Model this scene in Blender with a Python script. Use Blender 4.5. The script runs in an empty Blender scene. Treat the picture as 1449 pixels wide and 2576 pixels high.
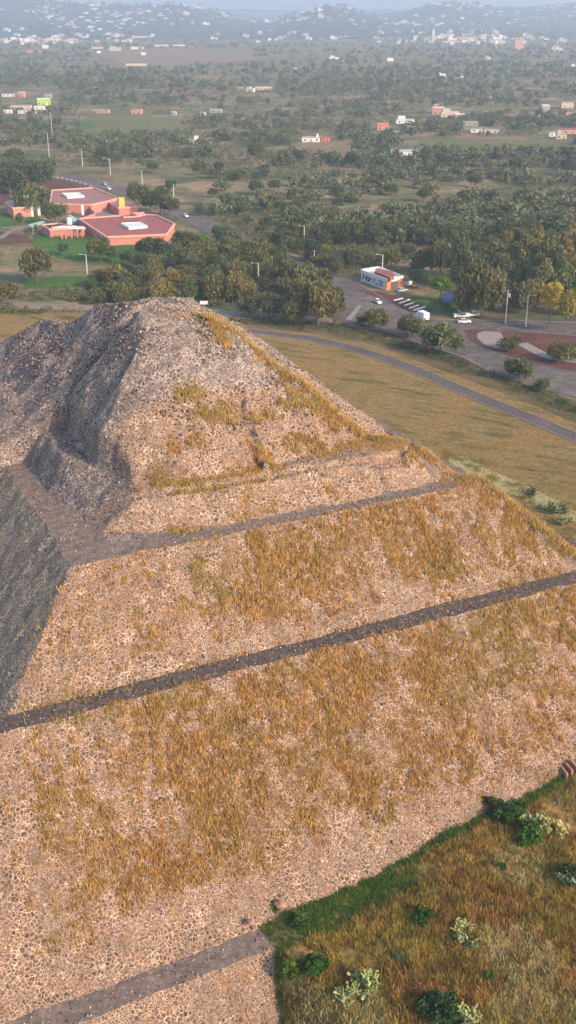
import bpy, math, random
import numpy as np
rng = np.random.RandomState(7)
random.seed(7)
C = bpy.context.scene.collection
SC = bpy.context.scene

# ------------------------------------------------------------ camera, sky, sun, exposure
F = 1098.0; V0 = 10.0; H = 95.0
PITCH = math.atan((512 - V0) / F)
cam_d = bpy.data.cameras.new('camera'); cam = bpy.data.objects.new('camera', cam_d); C.objects.link(cam)
cam.location = (0, 0, H); cam.rotation_euler = (math.pi / 2 - PITCH, 0, 0)
cam_d.sensor_fit = 'VERTICAL'; cam_d.angle = 2 * math.atan(512 / F)
cam_d.clip_start = 1; cam_d.clip_end = 60000
SC.camera = cam
SUN_EL = math.radians(29); SUN_AZ = math.radians(129)      # azimuth clockwise from +Y
w = bpy.data.worlds.new('World'); SC.world = w; w.use_nodes = True
nt = w.node_tree
sky = nt.nodes.new('ShaderNodeTexSky'); sky.sky_type = 'NISHITA'; sky.sun_disc = False
sky.sun_elevation = SUN_EL; sky.sun_rotation = SUN_AZ; sky.air_density = 1.0; sky.dust_density = 2.0
nt.links.new(sky.outputs[0], nt.nodes['Background'].inputs[0]); nt.nodes['Background'].inputs[1].default_value = 0.15
ld = bpy.data.lights.new('sun', 'SUN'); ld.energy = 2.5; ld.angle = math.radians(2.5); ld.color = (1.0, 0.76, 0.52)
sun = bpy.data.objects.new('sun', ld); C.objects.link(sun)
sun.rotation_euler = (math.pi / 2 - SUN_EL, 0, math.pi - SUN_AZ)
SC.view_settings.view_transform = 'Standard'; SC.view_settings.look = 'None'
SC.view_settings.exposure = 1.08; SC.view_settings.gamma = 1.0
SC.cycles.volume_bounces = 1

# ------------------------------------------------------------ helpers
def P(x, y, z=0.0):                      # point seen at (x, y) of a 1449x2576 view, at height z
    dx = (x / 2.5156 - 288) / F; dy = (512 - y / 2.5156) / F
    d = (dx, math.cos(PITCH) + dy * math.sin(PITCH), -math.sin(PITCH) + dy * math.cos(PITCH))
    t = (z - H) / d[2]
    return (d[0] * t, d[1] * t, z)
def proj(x, y, z):
    dz = z - H; f = y * math.cos(PITCH) - dz * math.sin(PITCH); u = y * math.sin(PITCH) + dz * math.cos(PITCH)
    f = np.where(f < 1, 1, f)
    return (288 + F * x / f) * 2.5156, (512 - F * u / f) * 2.5156
AZ = math.radians(64.1)
EA = (math.sin(AZ), math.cos(AZ)); EB = (-math.cos(AZ), math.sin(AZ)); OX, OY, _ = P(180, 1425, 30)
def ab2xy(a, b): return OX + a * EA[0] + b * EB[0], OY + a * EA[1] + b * EB[1]
def xy2ab(x, y):
    dx = x - OX; dy = y - OY
    return dx * EA[0] + dy * EA[1], dx * EB[0] + dy * EB[1]

_tab = np.random.RandomState(3).rand(256, 256)
def vnoise(x, y, s, seed=0):
    x = np.asarray(x, float) / s + seed * 17.31 + 1000; y = np.asarray(y, float) / s + seed * 9.7 + 1000
    xi = np.floor(x).astype(int); yi = np.floor(y).astype(int); fx = x - xi; fy = y - yi
    fx = fx * fx * (3 - 2 * fx); fy = fy * fy * (3 - 2 * fy)
    g = lambda i, j: _tab[i % 256, j % 256]
    return (g(xi, yi) * (1 - fx) + g(xi + 1, yi) * fx) * (1 - fy) + (g(xi, yi + 1) * (1 - fx) + g(xi + 1, yi + 1) * fx) * fy
def fbm(x, y, s, seed=0, n=4):
    r = 0; a = 1; t = 0
    for i in range(n):
        r = r + a * vnoise(x, y, s, seed + i * 5); t += a; a *= .55; s = s * .47
    return r / t
def sstep(a, b, x):
    t = np.clip((np.asarray(x, float) - a) / (b - a), 0, 1); return t * t * (3 - 2 * t)

def mesh_np(name, verts, faces, mats, col=None, mi=None, smooth=False):
    verts = np.asarray(verts, np.float32); faces = np.asarray(faces, np.int32)
    me = bpy.data.meshes.new(name); k = faces.shape[1]; n = len(faces)
    me.vertices.add(len(verts)); me.vertices.foreach_set('co', verts.ravel())
    me.loops.add(n * k); me.loops.foreach_set('vertex_index', faces.ravel())
    me.polygons.add(n); me.polygons.foreach_set('loop_start', np.arange(0, n * k, k, dtype=np.int32))
    try: me.polygons.foreach_set('loop_total', np.full(n, k, np.int32))
    except Exception: pass
    if mi is not None: me.polygons.foreach_set('material_index', np.asarray(mi, np.int32))
    if smooth: me.polygons.foreach_set('use_smooth', np.ones(n, bool))
    if col is not None:
        at = me.color_attributes.new('tint', 'FLOAT_COLOR', 'POINT')
        c = np.ones((len(verts), 4), np.float32); c[:, :3] = col; at.data.foreach_set('color', c.ravel())
    for m in (mats if isinstance(mats, (list, tuple)) else [mats]): me.materials.append(m)
    me.update(calc_edges=True); me.validate()
    return me
def link(name, me, parent=None, loc=(0, 0, 0), rz=0):
    o = bpy.data.objects.new(name, me); C.objects.link(o); o.location = loc; o.rotation_euler = (0, 0, rz)
    if parent: o.parent = parent
    return o
def tag(o, label=None, cat=None, group=None, kind=None):
    if label: o['label'] = label
    if cat: o['category'] = cat
    if group: o['group'] = group
    if kind: o['kind'] = kind
    return o
def thing(name, loc, label, cat, group=None, rz=0):
    return tag(link(name, None, None, loc, rz), label, cat, group)
def copy_tree(o, parent=None):
    c = o.copy(); C.objects.link(c)
    if parent: c.parent = parent
    for ch in list(o.children): copy_tree(ch, c)
    return c
class MB:
    """collects simple shapes into one mesh"""
    def __init__(s): s.v = []; s.f = []; s.m = []
    def add(s, vs, fs, m=0):
        b = len(s.v); s.v += [tuple(v) for v in vs]; s.f += [tuple(b + i for i in f) for f in fs]; s.m += [m] * len(fs); return s
    def box(s, x0, y0, z0, x1, y1, z1, m=0, taper=0.0, ty=None):
        ty = taper if ty is None else ty
        v = [(x0, y0, z0), (x1, y0, z0), (x1, y1, z0), (x0, y1, z0), (x0 + taper, y0 + ty, z1), (x1 - taper, y0 + ty, z1), (x1 - taper, y1 - ty, z1), (x0 + taper, y1 - ty, z1)]
        return s.add(v, [(0, 3, 2, 1), (4, 5, 6, 7), (0, 1, 5, 4), (1, 2, 6, 5), (2, 3, 7, 6), (3, 0, 4, 7)], m)
    def cyl(s, p0, p1, r0, r1, n=8, m=0):
        p0 = np.array(p0, float); p1 = np.array(p1, float); d = p1 - p0; L = np.linalg.norm(d); d /= L
        u = np.cross(d, (0, 0, 1) if abs(d[2]) < .9 else (1, 0, 0)); u /= np.linalg.norm(u); q = np.cross(d, u)
        vs = []
        for p, r in ((p0, r0), (p1, r1)):
            for i in range(n):
                t = 2 * math.pi * i / n; vs.append(p + r * (math.cos(t) * u + math.sin(t) * q))
        fs = [(i, (i + 1) % n, n + (i + 1) % n, n + i) for i in range(n)] + [tuple(range(n - 1, -1, -1)), tuple(range(n, 2 * n))]
        return s.add(vs, fs, m)
    def prism(s, pts, z0, z1, m=0, mtop=None):
        n = len(pts); a = sum(pts[i][0] * pts[(i + 1) % n][1] - pts[(i + 1) % n][0] * pts[i][1] for i in range(n))
        if a < 0: pts = pts[::-1]
        vs = [(p[0], p[1], z0) for p in pts] + [(p[0], p[1], z1) for p in pts]
        s.add(vs, [(i, (i + 1) % n, n + (i + 1) % n, n + i) for i in range(n)], m)
        s.add([(p[0], p[1], z1) for p in pts], [tuple(range(n))], m if mtop is None else mtop)
        return s
    def wallring(s, pts, z0, z1, t, m=0):        # a parapet: thin boxes along each side of a polygon
        n = len(pts)
        for i in range(n): s.wall(pts[i], pts[(i + 1) % n], z0, z1 + .003 * i, t, m)
        return s
    def wall(s, a, b, z0, z1, t, m=0):
        dx = b[0] - a[0]; dy = b[1] - a[1]; L = math.hypot(dx, dy); nx = -dy / L * t / 2; ny = dx / L * t / 2
        ex = dx / L * t * .5; ey = dy / L * t * .5
        return s.prism([(a[0] - nx - ex, a[1] - ny - ey), (b[0] - nx + ex, b[1] - ny + ey), (b[0] + nx + ex, b[1] + ny + ey), (a[0] + nx - ex, a[1] + ny - ey)], z0, z1, m)
    def build(s, name, mats, parent=None, loc=(0, 0, 0), rz=0):
        me = bpy.data.meshes.new(name); me.from_pydata([tuple(map(float, v)) for v in s.v], [], s.f)
        for m in (mats if isinstance(mats, (list, tuple)) else [mats]): me.materials.append(m)
        me.polygons.foreach_set('material_index', s.m); me.update()
        return link(name, me, parent, loc, rz)

# ------------------------------------------------------------ materials
def newmat(name, rough=.9, spec=.2):
    m = bpy.data.materials.new(name); m.use_nodes = True; b = m.node_tree.nodes['Principled BSDF']
    b.inputs['Roughness'].default_value = rough; b.inputs['Specular IOR Level'].default_value = spec
    return m, m.node_tree, b
def N(nt, t, **kw):
    n = nt.nodes.new(t)
    for k, v in kw.items():
        if k in n.inputs.keys(): n.inputs[k].default_value = v
        else: setattr(n, k, v)
    return n
def ramp(nt, fac, stops):
    r = nt.nodes.new('ShaderNodeValToRGB'); e = r.color_ramp.elements
    while len(e) < len(stops): e.new(0.5)
    for i, (p, c) in enumerate(stops):
        e[i].position = p; e[i].color = (*c, 1)
    nt.links.new(fac, r.inputs[0]); return r.outputs[0]
def mixc(nt, fac, a, b, mode='MIX'):
    m = nt.nodes.new('ShaderNodeMix'); m.data_type = 'RGBA'; m.blend_type = mode
    L = nt.links
    if isinstance(fac, (int, float)): m.inputs[0].default_value = fac
    else: L.new(fac, m.inputs[0])
    for i, v in ((6, a), (7, b)):
        if isinstance(v, tuple): m.inputs[i].default_value = (*v, 1)
        else: L.new(v, m.inputs[i])
    return m.outputs[2]
def math_n(nt, op, a, b=None):
    m = nt.nodes.new('ShaderNodeMath'); m.operation = op
    for i, v in ((0, a), (1, b)):
        if v is None: continue
        if isinstance(v, (int, float)): m.inputs[i].default_value = v
        else: nt.links.new(v, m.inputs[i])
    return m.outputs[0]
def coords(nt, scale=(1, 1, 1), rz=0):
    tc = nt.nodes.new('ShaderNodeTexCoord'); mp = nt.nodes.new('ShaderNodeMapping')
    mp.vector_type = 'TEXTURE'; mp.inputs['Scale'].default_value = tuple(1 / q for q in scale); mp.inputs['Rotation'].default_value = (0, 0, rz)
    nt.links.new(tc.outputs['Object'], mp.inputs[0]); return mp.outputs[0]
def noise(nt, co, scale, detail=4, rough=.55):
    n = nt.nodes.new('ShaderNodeTexNoise'); n.inputs['Scale'].default_value = scale; n.inputs['Detail'].default_value = detail
    n.inputs['Roughness'].default_value = rough; nt.links.new(co, n.inputs['Vector']); return n.outputs['Fac']
def bump(nt, b, h, strength, dist):
    n = nt.nodes.new('ShaderNodeBump'); n.inputs['Strength'].default_value = strength; n.inputs['Distance'].default_value = dist
    nt.links.new(h, n.inputs['Height']); nt.links.new(n.outputs[0], b.inputs['Normal'])
def flat(name, c, rough=.8, spec=.3, var=.12, sc=1.5, metal=0):
    m, nt, b = newmat(name, rough, spec); b.inputs['Metallic'].default_value = metal
    f = noise(nt, coords(nt), sc, 5)
    d = tuple(x * (1 - var) for x in c); e = tuple(min(1, x * (1 + var)) for x in c)
    nt.links.new(ramp(nt, f, [(.3, d), (.7, e)]), b.inputs['Base Color']); return m
def tintmat(name, rough=.9, trans=0.0, rnd=0.0):
    m, nt, b = newmat(name, rough, .1)
    a = nt.nodes.new('ShaderNodeAttribute'); a.attribute_name = 'tint'; c = a.outputs['Color']
    if rnd:
        oi = nt.nodes.new('ShaderNodeObjectInfo')
        r = ramp(nt, oi.outputs['Random'], [(0, (.62, .74, .8)), (.3, (1.0, .95, .75)), (.55, (.85, 1.05, .9)), (.8, (1.15, 1.0, .8)), (1, (1.45, 1.25, .85))])
        c = mixc(nt, 1.0, c, r, 'MULTIPLY')
    nt.links.new(c, b.inputs['Base Color'])
    if trans:
        t = nt.nodes.new('ShaderNodeBsdfTranslucent'); nt.links.new(c, t.inputs[0])
        mx = nt.nodes.new('ShaderNodeMixShader'); mx.inputs[0].default_value = trans
        nt.links.new(b.outputs[0], mx.inputs[1]); nt.links.new(t.outputs[0], mx.inputs[2])
        nt.links.new(mx.outputs[0], nt.nodes['Material Output'].inputs[0])
    return m
def stonemat(name, scale, stones, mortar, edge=(.03, .11), bs=1.0, patch=.5, litter=(.26, .135, .06)):
    m, nt, b = newmat(name, .92, .15); L = nt.links
    co = coords(nt)
    # wobble so that the stones are not perfect cells
    nn = nt.nodes.new('ShaderNodeTexNoise'); nn.inputs['Scale'].default_value = scale * .9; nn.inputs['Detail'].default_value = 2
    L.new(co, nn.inputs['Vector'])
    mv = nt.nodes.new('ShaderNodeVectorMath'); mv.operation = 'MULTIPLY_ADD'
    L.new(nn.outputs['Color'], mv.inputs[0]); mv.inputs[1].default_value = (.35 / scale,) * 3; L.new(co, mv.inputs[2])
    v = nt.nodes.new('ShaderNodeTexVoronoi'); L.new(mv.outputs[0], v.inputs['Vector'])
    e = nt.nodes.new('ShaderNodeTexVoronoi'); e.feature = 'DISTANCE_TO_EDGE'; L.new(mv.outputs[0], e.inputs['Vector'])
    v2 = nt.nodes.new('ShaderNodeTexVoronoi'); L.new(mv.outputs[0], v2.inputs['Vector'])
    e2 = nt.nodes.new('ShaderNodeTexVoronoi'); e2.feature = 'DISTANCE_TO_EDGE'; L.new(mv.outputs[0], e2.inputs['Vector'])
    for q in (v, e): q.inputs['Scale'].default_value = scale * .88
    for q in (v2, e2): q.inputs['Scale'].default_value = scale * 1.5
    msk = ramp(nt, noise(nt, co, .22, 3), [(.49, (0, 0, 0)), (.52, (1, 1, 1))])
    vcol = mixc(nt, msk, v.outputs['Color'], v2.outputs['Color']); edist = mixc(nt, msk, e.outputs['Distance'], e2.outputs['Distance'])
    jt = noise(nt, co, scale * 2.2, 2); edist = math_n(nt, 'MULTIPLY', edist, math_n(nt, 'ADD', math_n(nt, 'MULTIPLY', jt, 1.6), .2))
    sep = nt.nodes.new('ShaderNodeSeparateColor'); L.new(vcol, sep.inputs[0])
    sc = ramp(nt, sep.outputs[0], [(i / (len(stones) - 1), s) for i, s in enumerate(stones)])
    nz = noise(nt, co, .35, 4); nz2 = noise(nt, co, 2.6, 3)
    mortar2 = mixc(nt, ramp(nt, nz, [(.35, (0, 0, 0)), (.68, (1, 1, 1))]), mortar, tuple(c * (1 - patch) for c in mortar))
    fac = ramp(nt, edist, [(edge[0], (0, 0, 0)), (edge[1], (1, 1, 1))])
    c = mixc(nt, fac, mortar2, sc)
    lit = noise(nt, coords(nt, (1, 1, .35)), .9, 6, .7)
    c = mixc(nt, ramp(nt, lit, [(.46, (0, 0, 0)), (.68, (.6, .6, .6))]), c, litter)
    c = mixc(nt, 1.0, c, ramp(nt, nz2, [(.3, (.66, .66, .67)), (.7, (1.22, 1.2, 1.17))]), 'MULTIPLY')
    L.new(c, b.inputs['Base Color'])
    bump(nt, b, ramp(nt, edist, [(0, (.5, .5, .5)), (.09, (.45, .45, .45)), (.3, (1, 1, 1))]), bs * .75, .08)
    return m

M = {}
M['wall_stone'] = stonemat('wall_stone', 2.5, [(.085, .055, .045), (.19, .12, .09), (.13, .085, .07), (.25, .16, .12), (.065, .045, .04), (.17, .10, .075)], (.57, .42, .30), edge=(.03, .085))
M['upper_stone'] = stonemat('upper_stone', 2.2, [(.10, .06, .05), (.20, .125, .095), (.15, .10, .08), (.27, .18, .13), (.07, .047, .043)], (.60, .45, .325), edge=(.03, .085))
M['rubble'] = stonemat('rubble', 2.2, [(.06, .045, .042), (.16, .115, .10), (.10, .077, .072), (.30, .23, .19), (.075, .06, .058), (.20, .14, .12)], (.60, .50, .42), edge=(.025, .085), bs=1.0, patch=.65, litter=(.13, .095, .085))
M['shaded_side_stone'] = stonemat('shaded_side_stone', 2.4, [(.10, .072, .052), (.22, .16, .115), (.15, .11, .08), (.30, .225, .165), (.085, .063, .047), (.20, .145, .105)], (.66, .51, .37), edge=(.03, .09), patch=.5, litter=(.15, .135, .10))  # wall_stone copy for the left face: greyer litter, shade tone put into the colour
def ledgemat():
    m, nt, b = newmat('ledge_gravel', .95, .1); L = nt.links; co = coords(nt)
    n1 = noise(nt, co, .9, 7, .7); n2 = noise(nt, co, 4, 4, .75)
    c = ramp(nt, n1, [(.3, (.11, .085, .072)), (.5, (.17, .13, .11)), (.7, (.27, .20, .16))])
    v = nt.nodes.new('ShaderNodeTexVoronoi'); v.inputs['Scale'].default_value = 2.6; L.new(co, v.inputs['Vector'])
    sp = ramp(nt, v.outputs['Distance'], [(.0, (1, 1, 1)), (.16, (.8, .8, .8)), (.22, (0, 0, 0))])
    sep = nt.nodes.new('ShaderNodeSeparateColor'); L.new(v.outputs['Color'], sep.inputs[0])
    pick = ramp(nt, sep.outputs[1], [(.5, (0, 0, 0)), (.6, (1, 1, 1))])
    c = mixc(nt, mixc(nt, 1.0, sp, pick, 'MULTIPLY'), c, (.46, .40, .36))
    c = mixc(nt, 1.0, c, ramp(nt, n2, [(.3, (.65, .65, .65)), (.7, (1.3, 1.3, 1.3))]), 'MULTIPLY')
    L.new(c, b.inputs['Base Color']); bump(nt, b, n2, .6, .08); return m
M['ledge'] = ledgemat(); M['ledge_dark'] = stonemat('ledge_dark', 2.0, [(.05, .04, .037), (.12, .095, .085), (.08, .063, .058), (.20, .165, .145)], (.115, .09, .08), edge=(.02, .1), litter=(.10, .075, .055))
def groundmat(name, stops, s1, s2, stretch=(1, 1, 1), rz=0, s3=None, bs=.5, patch=None):
    m, nt, b = newmat(name, .95, .08); co = coords(nt, stretch, rz); co2 = coords(nt)
    n = noise(nt, co, s1, 6, .6); n2 = noise(nt, co2, s2, 4, .7)
    c = ramp(nt, n, stops)
    if patch: c = mixc(nt, ramp(nt, noise(nt, co2, patch[0], 4), [(.5, (0, 0, 0)), (.62, (1, 1, 1))]), c, patch[1])
    c = mixc(nt, 1.0, c, ramp(nt, n2, [(.3, (.6, .6, .6)), (.7, (1.4, 1.4, 1.4))]), 'MULTIPLY')
    nt.links.new(c, b.inputs['Base Color']); bump(nt, b, n2, bs, .3); return m
M['ground'] = groundmat('valley_ground', [(.34, (.085, .085, .042)), (.45, (.145, .125, .062)), (.55, (.20, .155, .082)), (.66, (.29, .20, .12))], .02, .2, patch=(.035, (.075, .09, .045)))
M['dry_field'] = groundmat('dry_field', [(.36, (.09, .082, .032)), (.46, (.17, .13, .050)), (.54, (.26, .175, .075)), (.62, (.13, .105, .042)), (.7, (.32, .20, .09))], .2, .9, stretch=(.3, 1.5, 1), rz=math.radians(-29), patch=(.05, (.24, .15, .06)))
M["meadow_soil"] = groundmat("meadow_soil", [(.32, (.14, .115, .035)), (.5, (.22, .155, .05)), (.7, (.42, .24, .11))], .10, 1.6)
M['field_green'] = groundmat('field_green', [(.3, (.085, .10, .035)), (.5, (.12, .125, .045)), (.7, (.17, .14, .06))], .02, .2, stretch=(.3, 1, 1))
M['field_brown'] = groundmat('field_brown', [(.3, (.17, .11, .07)), (.5, (.22, .145, .09)), (.7, (.14, .12, .06))], .02, .2, stretch=(.3, 1, 1))
M['lawn'] = groundmat('lawn', [(.3, (.035, .085, .018)), (.55, (.06, .13, .025)), (.75, (.10, .11, .035))], .05, .6)
M['asphalt'] = groundmat('asphalt', [(.3, (.095, .082, .08)), (.5, (.125, .108, .10)), (.7, (.17, .145, .13))], .03, .25, bs=.1)
M['path'] = groundmat('path_asphalt', [(.3, (.085, .072, .068)), (.7, (.13, .11, .10))], .1, 2, bs=.1)
M['red_earth'] = groundmat('red_earth', [(.3, (.085, .042, .036)), (.7, (.14, .065, .052))], .1, 1.0)
M['verge'] = groundmat('verge', [(.3, (.045, .065, .025)), (.5, (.11, .085, .045)), (.7, (.20, .13, .08))], .12, .9, stretch=(.4, 1.4, 1), rz=math.radians(-29))
M['concrete'] = flat('concrete', (.25, .215, .195)); M['concrete_dk'] = flat('concrete_paving', (.19, .17, .165))
M['white'] = flat('white_paint', (.74, .72, .68), .6); M['pink'] = flat('pink_wall', (.52, .21, .16), .8, sc=.5); M['pink_lip'] = flat('pink_parapet', (.66, .33, .27), .8)
M['red_roof'] = flat('red_roof', (.27, .09, .08), .85, sc=.25, var=.22); M['brown_roof'] = flat('brown_roof', (.28, .14, .12), .85, sc=.25, var=.22)
M['skylight'] = flat('skylight_glass', (.62, .64, .64), .25, .5); M['yellow'] = flat('yellow_paint', (.62, .42, .10), .7)
M['black'] = flat('dark_roof', (.03, .03, .032), .9); M['blue_canopy'] = flat('blue_canopy', (.30, .48, .56), .6); M['green_sheet'] = flat('green_sheet', (.35, .45, .40), .5)
M['window'] = flat('window_glass', (.03, .035, .04), .2, .6, var=.3); M['door'] = flat('door_metal', (.10, .10, .10), .5)
M['orange'] = flat('orange_wall', (.55, .20, .10), .85); M['cream'] = flat('cream_wall', (.52, .42, .33), .85, sc=.3); M['salmon'] = flat('salmon_wall', (.48, .25, .19), .85, sc=.3)
M['grey_wall'] = flat('grey_block_wall', (.30, .28, .27), .9, sc=.4); M['white_wall'] = flat('white_wall', (.66, .64, .62), .85, sc=.3); M['lime'] = flat('lime_paint', (.36, .52, .10), .7)
M['roof_grey'] = flat('roof_grey', (.33, .31, .30), .9, sc=.4, var=.25); M['metal_roof'] = flat('metal_roof', (.42, .43, .44), .5)
M['car_white'] = flat('car_white', (.78, .78, .78), .25, .5, var=.03); M['car_silver'] = flat('car_silver', (.45, .46, .48), .3, .5, var=.03); M['car_dark'] = flat('car_dark', (.05, .05, .055), .3, .5)
M['tyre'] = flat('tyre_rubber', (.02, .02, .02), .9); M['rim'] = flat('wheel_rim', (.4, .4, .42), .4, metal=.6); M['lamp'] = flat('head_light', (.8, .8, .75), .2, .6); M['tail'] = flat('tail_light', (.5, .02, .02), .3)
M['post'] = flat('concrete_post', (.50, .47, .43), .85); M['steel'] = flat('galvanised_steel', (.42, .43, .44), .5, metal=.3); M['wood'] = flat('wood_pole', (.16, .12, .09), .9)
M['bark'] = flat('bark', (.13, .10, .08), .95, sc=3); M['leaf'] = tintmat('leaf', .85, .25, rnd=1); M['grass'] = tintmat('grass_blade', .85, .3); M['cactus'] = tintmat('cactus_pad', .7)
M['stone'] = flat('loose_stone', (.30, .23, .20), .95, sc=2, var=.45); M['block'] = flat('stone_block', (.30, .17, .12), .9, sc=2, var=.2)
M['blue_tarp'] = flat('blue_tarp', (.05, .06, .16), .6); M['tile'] = flat('clay_tile', (.45, .16, .08), .8)

# ------------------------------------------------------------ shape of the pyramid and of the ground
W = 63.5
PF = np.array([[-70, -11], [-52.5, -11], [-41.6, -1], [-38.3, -1], [-15.5, 18.5], [-12.2, 18.5], [0, 30], [3, 30], [7.0, 34.1], [7.2, 33.4], [8.0, 33.4], [8.3, 35.0], [26, 49.4], [60, 66]])
PL = np.array([[-70, -11], [-52.5, -11], [-41.6, -1], [-38.3, -1], [-15.5, 18.5], [-12.2, 18.5], [0, 30], [3, 30.01], [90, 30.02]])
def b_in(a): return np.interp(a, [5, 8, 14, 22, 45, 63], [8, 7, 4.4, 3, 2.2, 3.4])
def a_in(b): return np.interp(b, [0, 8, 14, 24, 40], [7, 6.5, 5.2, 3.5, 3.1])
def zpyr(a, b):
    a = np.asarray(a, float); b = np.asarray(b, float)
    wb = b_in(a); bs = np.where(b > 0, np.maximum(b - (wb - 3), np.minimum(b * 3 / wb, 3)), b)
    f = np.interp(bs, PF[:, 0], PF[:, 1]); ai = a_in(b); ao = np.interp(b, [8, 16, 21, 25, 40], [13, 12, 9.6, 6.6, 6.2]); ft = np.maximum(10.2, ao + .2)
    l = np.interp(a, PL[:, 0], PL[:, 1])
    l = np.where(a > ai, 30 + 4.45 * np.clip((a - ai) / (ao - ai), 0, 1), l)
    l = np.where(a > ft, 34.45 + 5.0 * np.clip((a - ft) / .9, 0, 1) + 1.12 * np.clip(a - ft - .9, 0, 60), l)
    r = np.interp(W - a, PF[:, 0], PF[:, 1]); k = np.interp(b, [-60, 33, 40, 53, 63, 85, 110, 130], [90, 58, 52.6, 49.6, 45.4, 34.5, 26, 0])
    # the mass joined to the left side: its steep front faces the camera
    lb = np.interp(a, [-40, -26, -14, -2, 6, 13, 19, 23, 27, 50], [10, 24, 31.5, 34.2, 37.0, 41.5, 47.0, 51.5, 54, 72]) - .07 * np.clip(56 - b, 0, 20)
    front = np.interp(b, [37.4, 38.6, 43, 47], [-30, 37.8, 42, 99])
    l = np.where((b > 37.4) & (a < 40), np.maximum(np.minimum(l, 34.45) * (b < 60), np.minimum(lb, front)), l)
    z = np.minimum(np.minimum(f, l), np.minimum(r, k))
    rr = np.hypot(np.where(a > 24.5, (a - 24.5) * .5, a - 24.5), np.where(b > 35.5, (b - 35.5) * .3, b - 35.5)); dome = 61.6 - .98 * np.sqrt(rr ** 2 + 88)
    z = np.where(z > 34.5, np.maximum(np.minimum(z, dome + .35 * np.clip(b - 38, 0, 12) * (a < 22)), 34.5), z)
    z = z + sstep(30.5, 36, z) * sstep(26, 16, a) * sstep(39, 44, b) * (fbm(a * 1.0 + b * .5, b * .55 - a * .3, 8, 4) - .5) * 4
    z = z + sstep(36, 42, z) * (fbm(a, b, 6, 9) - .5) * 2.4
    # rib wall climbing the front face, and the overgrown lip along the right hip
    ribx = 31.4 + (b - 7.8) * .12
    z = z + np.where((np.abs(a - ribx) < .5) & (b > 8.2) & (b < 19.5), 1.35, 0)
    s = (W - a) - b
    z = z + np.exp(-((s + .2) / .8) ** 2) * .7 * (z > -2)
    # sunken strip inside the crease at the right
    z = z - np.where((a > 47) & (a < 54) & (b > 5.6) & (b < 7.2), 1.0, 0)
    return z
def zground(x, y):
    x = np.asarray(x, float); y = np.asarray(y, float); a, b = xy2ab(x, y)
    near = -1 + (np.clip(a, 8, 60) - 8) * .070
    near = near + (fbm(x, y, 14, 21) - .5) * 1.6 + .7 * np.exp(-((b + 42) / 3.5) ** 2) * 0
    near = near * (1 - sstep(62, 100, a))
    t = sstep(1.5, 10, a + (b + 42) * .2)
    low = -13.0
    z = low * (1 - t) + near * t
    far = sstep(58, 74, b) + sstep(-70, -100, a) * 1.0 + sstep(150, 220, np.hypot(a, b + 60)) + sstep(62, 80, a)
    far = np.clip(far, 0, 1)
    z = z * (1 - far) + near * far * sstep(60, 20, b) * (a < 110)
    return np.where(far >= 1, np.where((a > 8) & (b < 60), z, 0), z)
def zhill(x, y):
    r = np.hypot(x, y); az = np.degrees(np.arctan2(x, y))
    z = 0 * r
    def bumpf(azc, aw, rc, rw, h):
        return h * np.exp(-((az - azc) / aw) ** 2) * np.where(r < rc, np.exp(-((r - rc) / rw) ** 2), np.exp(-((r - rc) / (rw * 1.3)) ** 2))
    for args in HILLS: z = z + bumpf(*args)
    return z + (fbm(x, y, 900, 2) - .5) * 26 * sstep(5200, 7500, r)
HILLS = [(-13, 6.5, 7200, 1500, 150), (-5, 3.2, 6900, 1300, 85), (2.0, 2.2, 6300, 1150, 112), (7.5, 2.8, 7600, 1500, 130), (13.5, 4, 8600, 1800, 118), (-22, 6, 7000, 1500, 150), (22, 6, 8200, 1500, 130), (0, 60, 11500, 1600, 100)]

# pyramid mesh ------------------------------------------------
def axis(lo, hi, st, brk):
    g = np.arange(lo, hi, st)
    for q in brk:
        i = np.argmin(np.abs(g - q))
        if lo < q < hi: g[i] = q
    return np.sort(g)
fb = [p[0] for p in PF]; ga = axis(-52, 92, .38, [p[0] for p in PL] + [W - q for q in fb]); gb = axis(-54, 122, .38, fb + [W - q for q in fb] + [37.4, 38.8])
A_, B_ = np.meshgrid(ga, gb, indexing='ij')
Z_ = zpyr(A_, B_)
d_ = np.minimum(np.minimum(A_, B_), np.minimum(W - A_, W - B_))
rough = .10 + .12 * sstep(38, 44, Z_) + .10 * sstep(30.5, 33, Z_)
Zr = Z_ + (rng.rand(*Z_.shape) - .5) * rough + (fbm(A_, B_, 3.0, 5) - .5) * .5
am_ = .9 + 1.3 * sstep(30.5, 33, Z_); am2_ = (fbm(A_, B_, 1.6, 15) - .5) * .75 * (Z_ < 36); hx = (fbm(A_, B_, 5, 11) - .5) * am_ + am2_; hy = (fbm(A_, B_, 5, 12) - .5) * am_ + (fbm(A_, B_, 1.6, 16) - .5) * .75 * (Z_ < 36)
X_, Y_ = ab2xy(A_ + hx, B_ + hy)
def pyr_z(x, y):
    a, b = xy2ab(x, y); return zpyr(a, b) + .1
na, nb = A_.shape
idx = np.arange(na * nb).reshape(na, nb)
quads = np.stack([idx[:-1, :-1], idx[1:, :-1], idx[1:, 1:], idx[:-1, 1:]], -1).reshape(-1, 4)
ac = ((A_[:-1, :-1] + A_[1:, 1:]) / 2).ravel(); bc = ((B_[:-1, :-1] + B_[1:, 1:]) / 2).ravel(); zc = zpyr(ac, bc)
def prof_cat(d, tbl):
    c = np.full(d.shape, 5)
    return c
df = bc; dl = ac; dr = W - ac; dk = W - bc
vals = np.stack([np.interp(df, PF[:, 0], PF[:, 1]), np.interp(dl, PL[:, 0], PL[:, 1]), np.interp(dr, PF[:, 0], PF[:, 1]), np.interp(dk, PF[:, 0], PF[:, 1])])
vals[1] = np.where(dl < 12, vals[1], 99)
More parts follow.
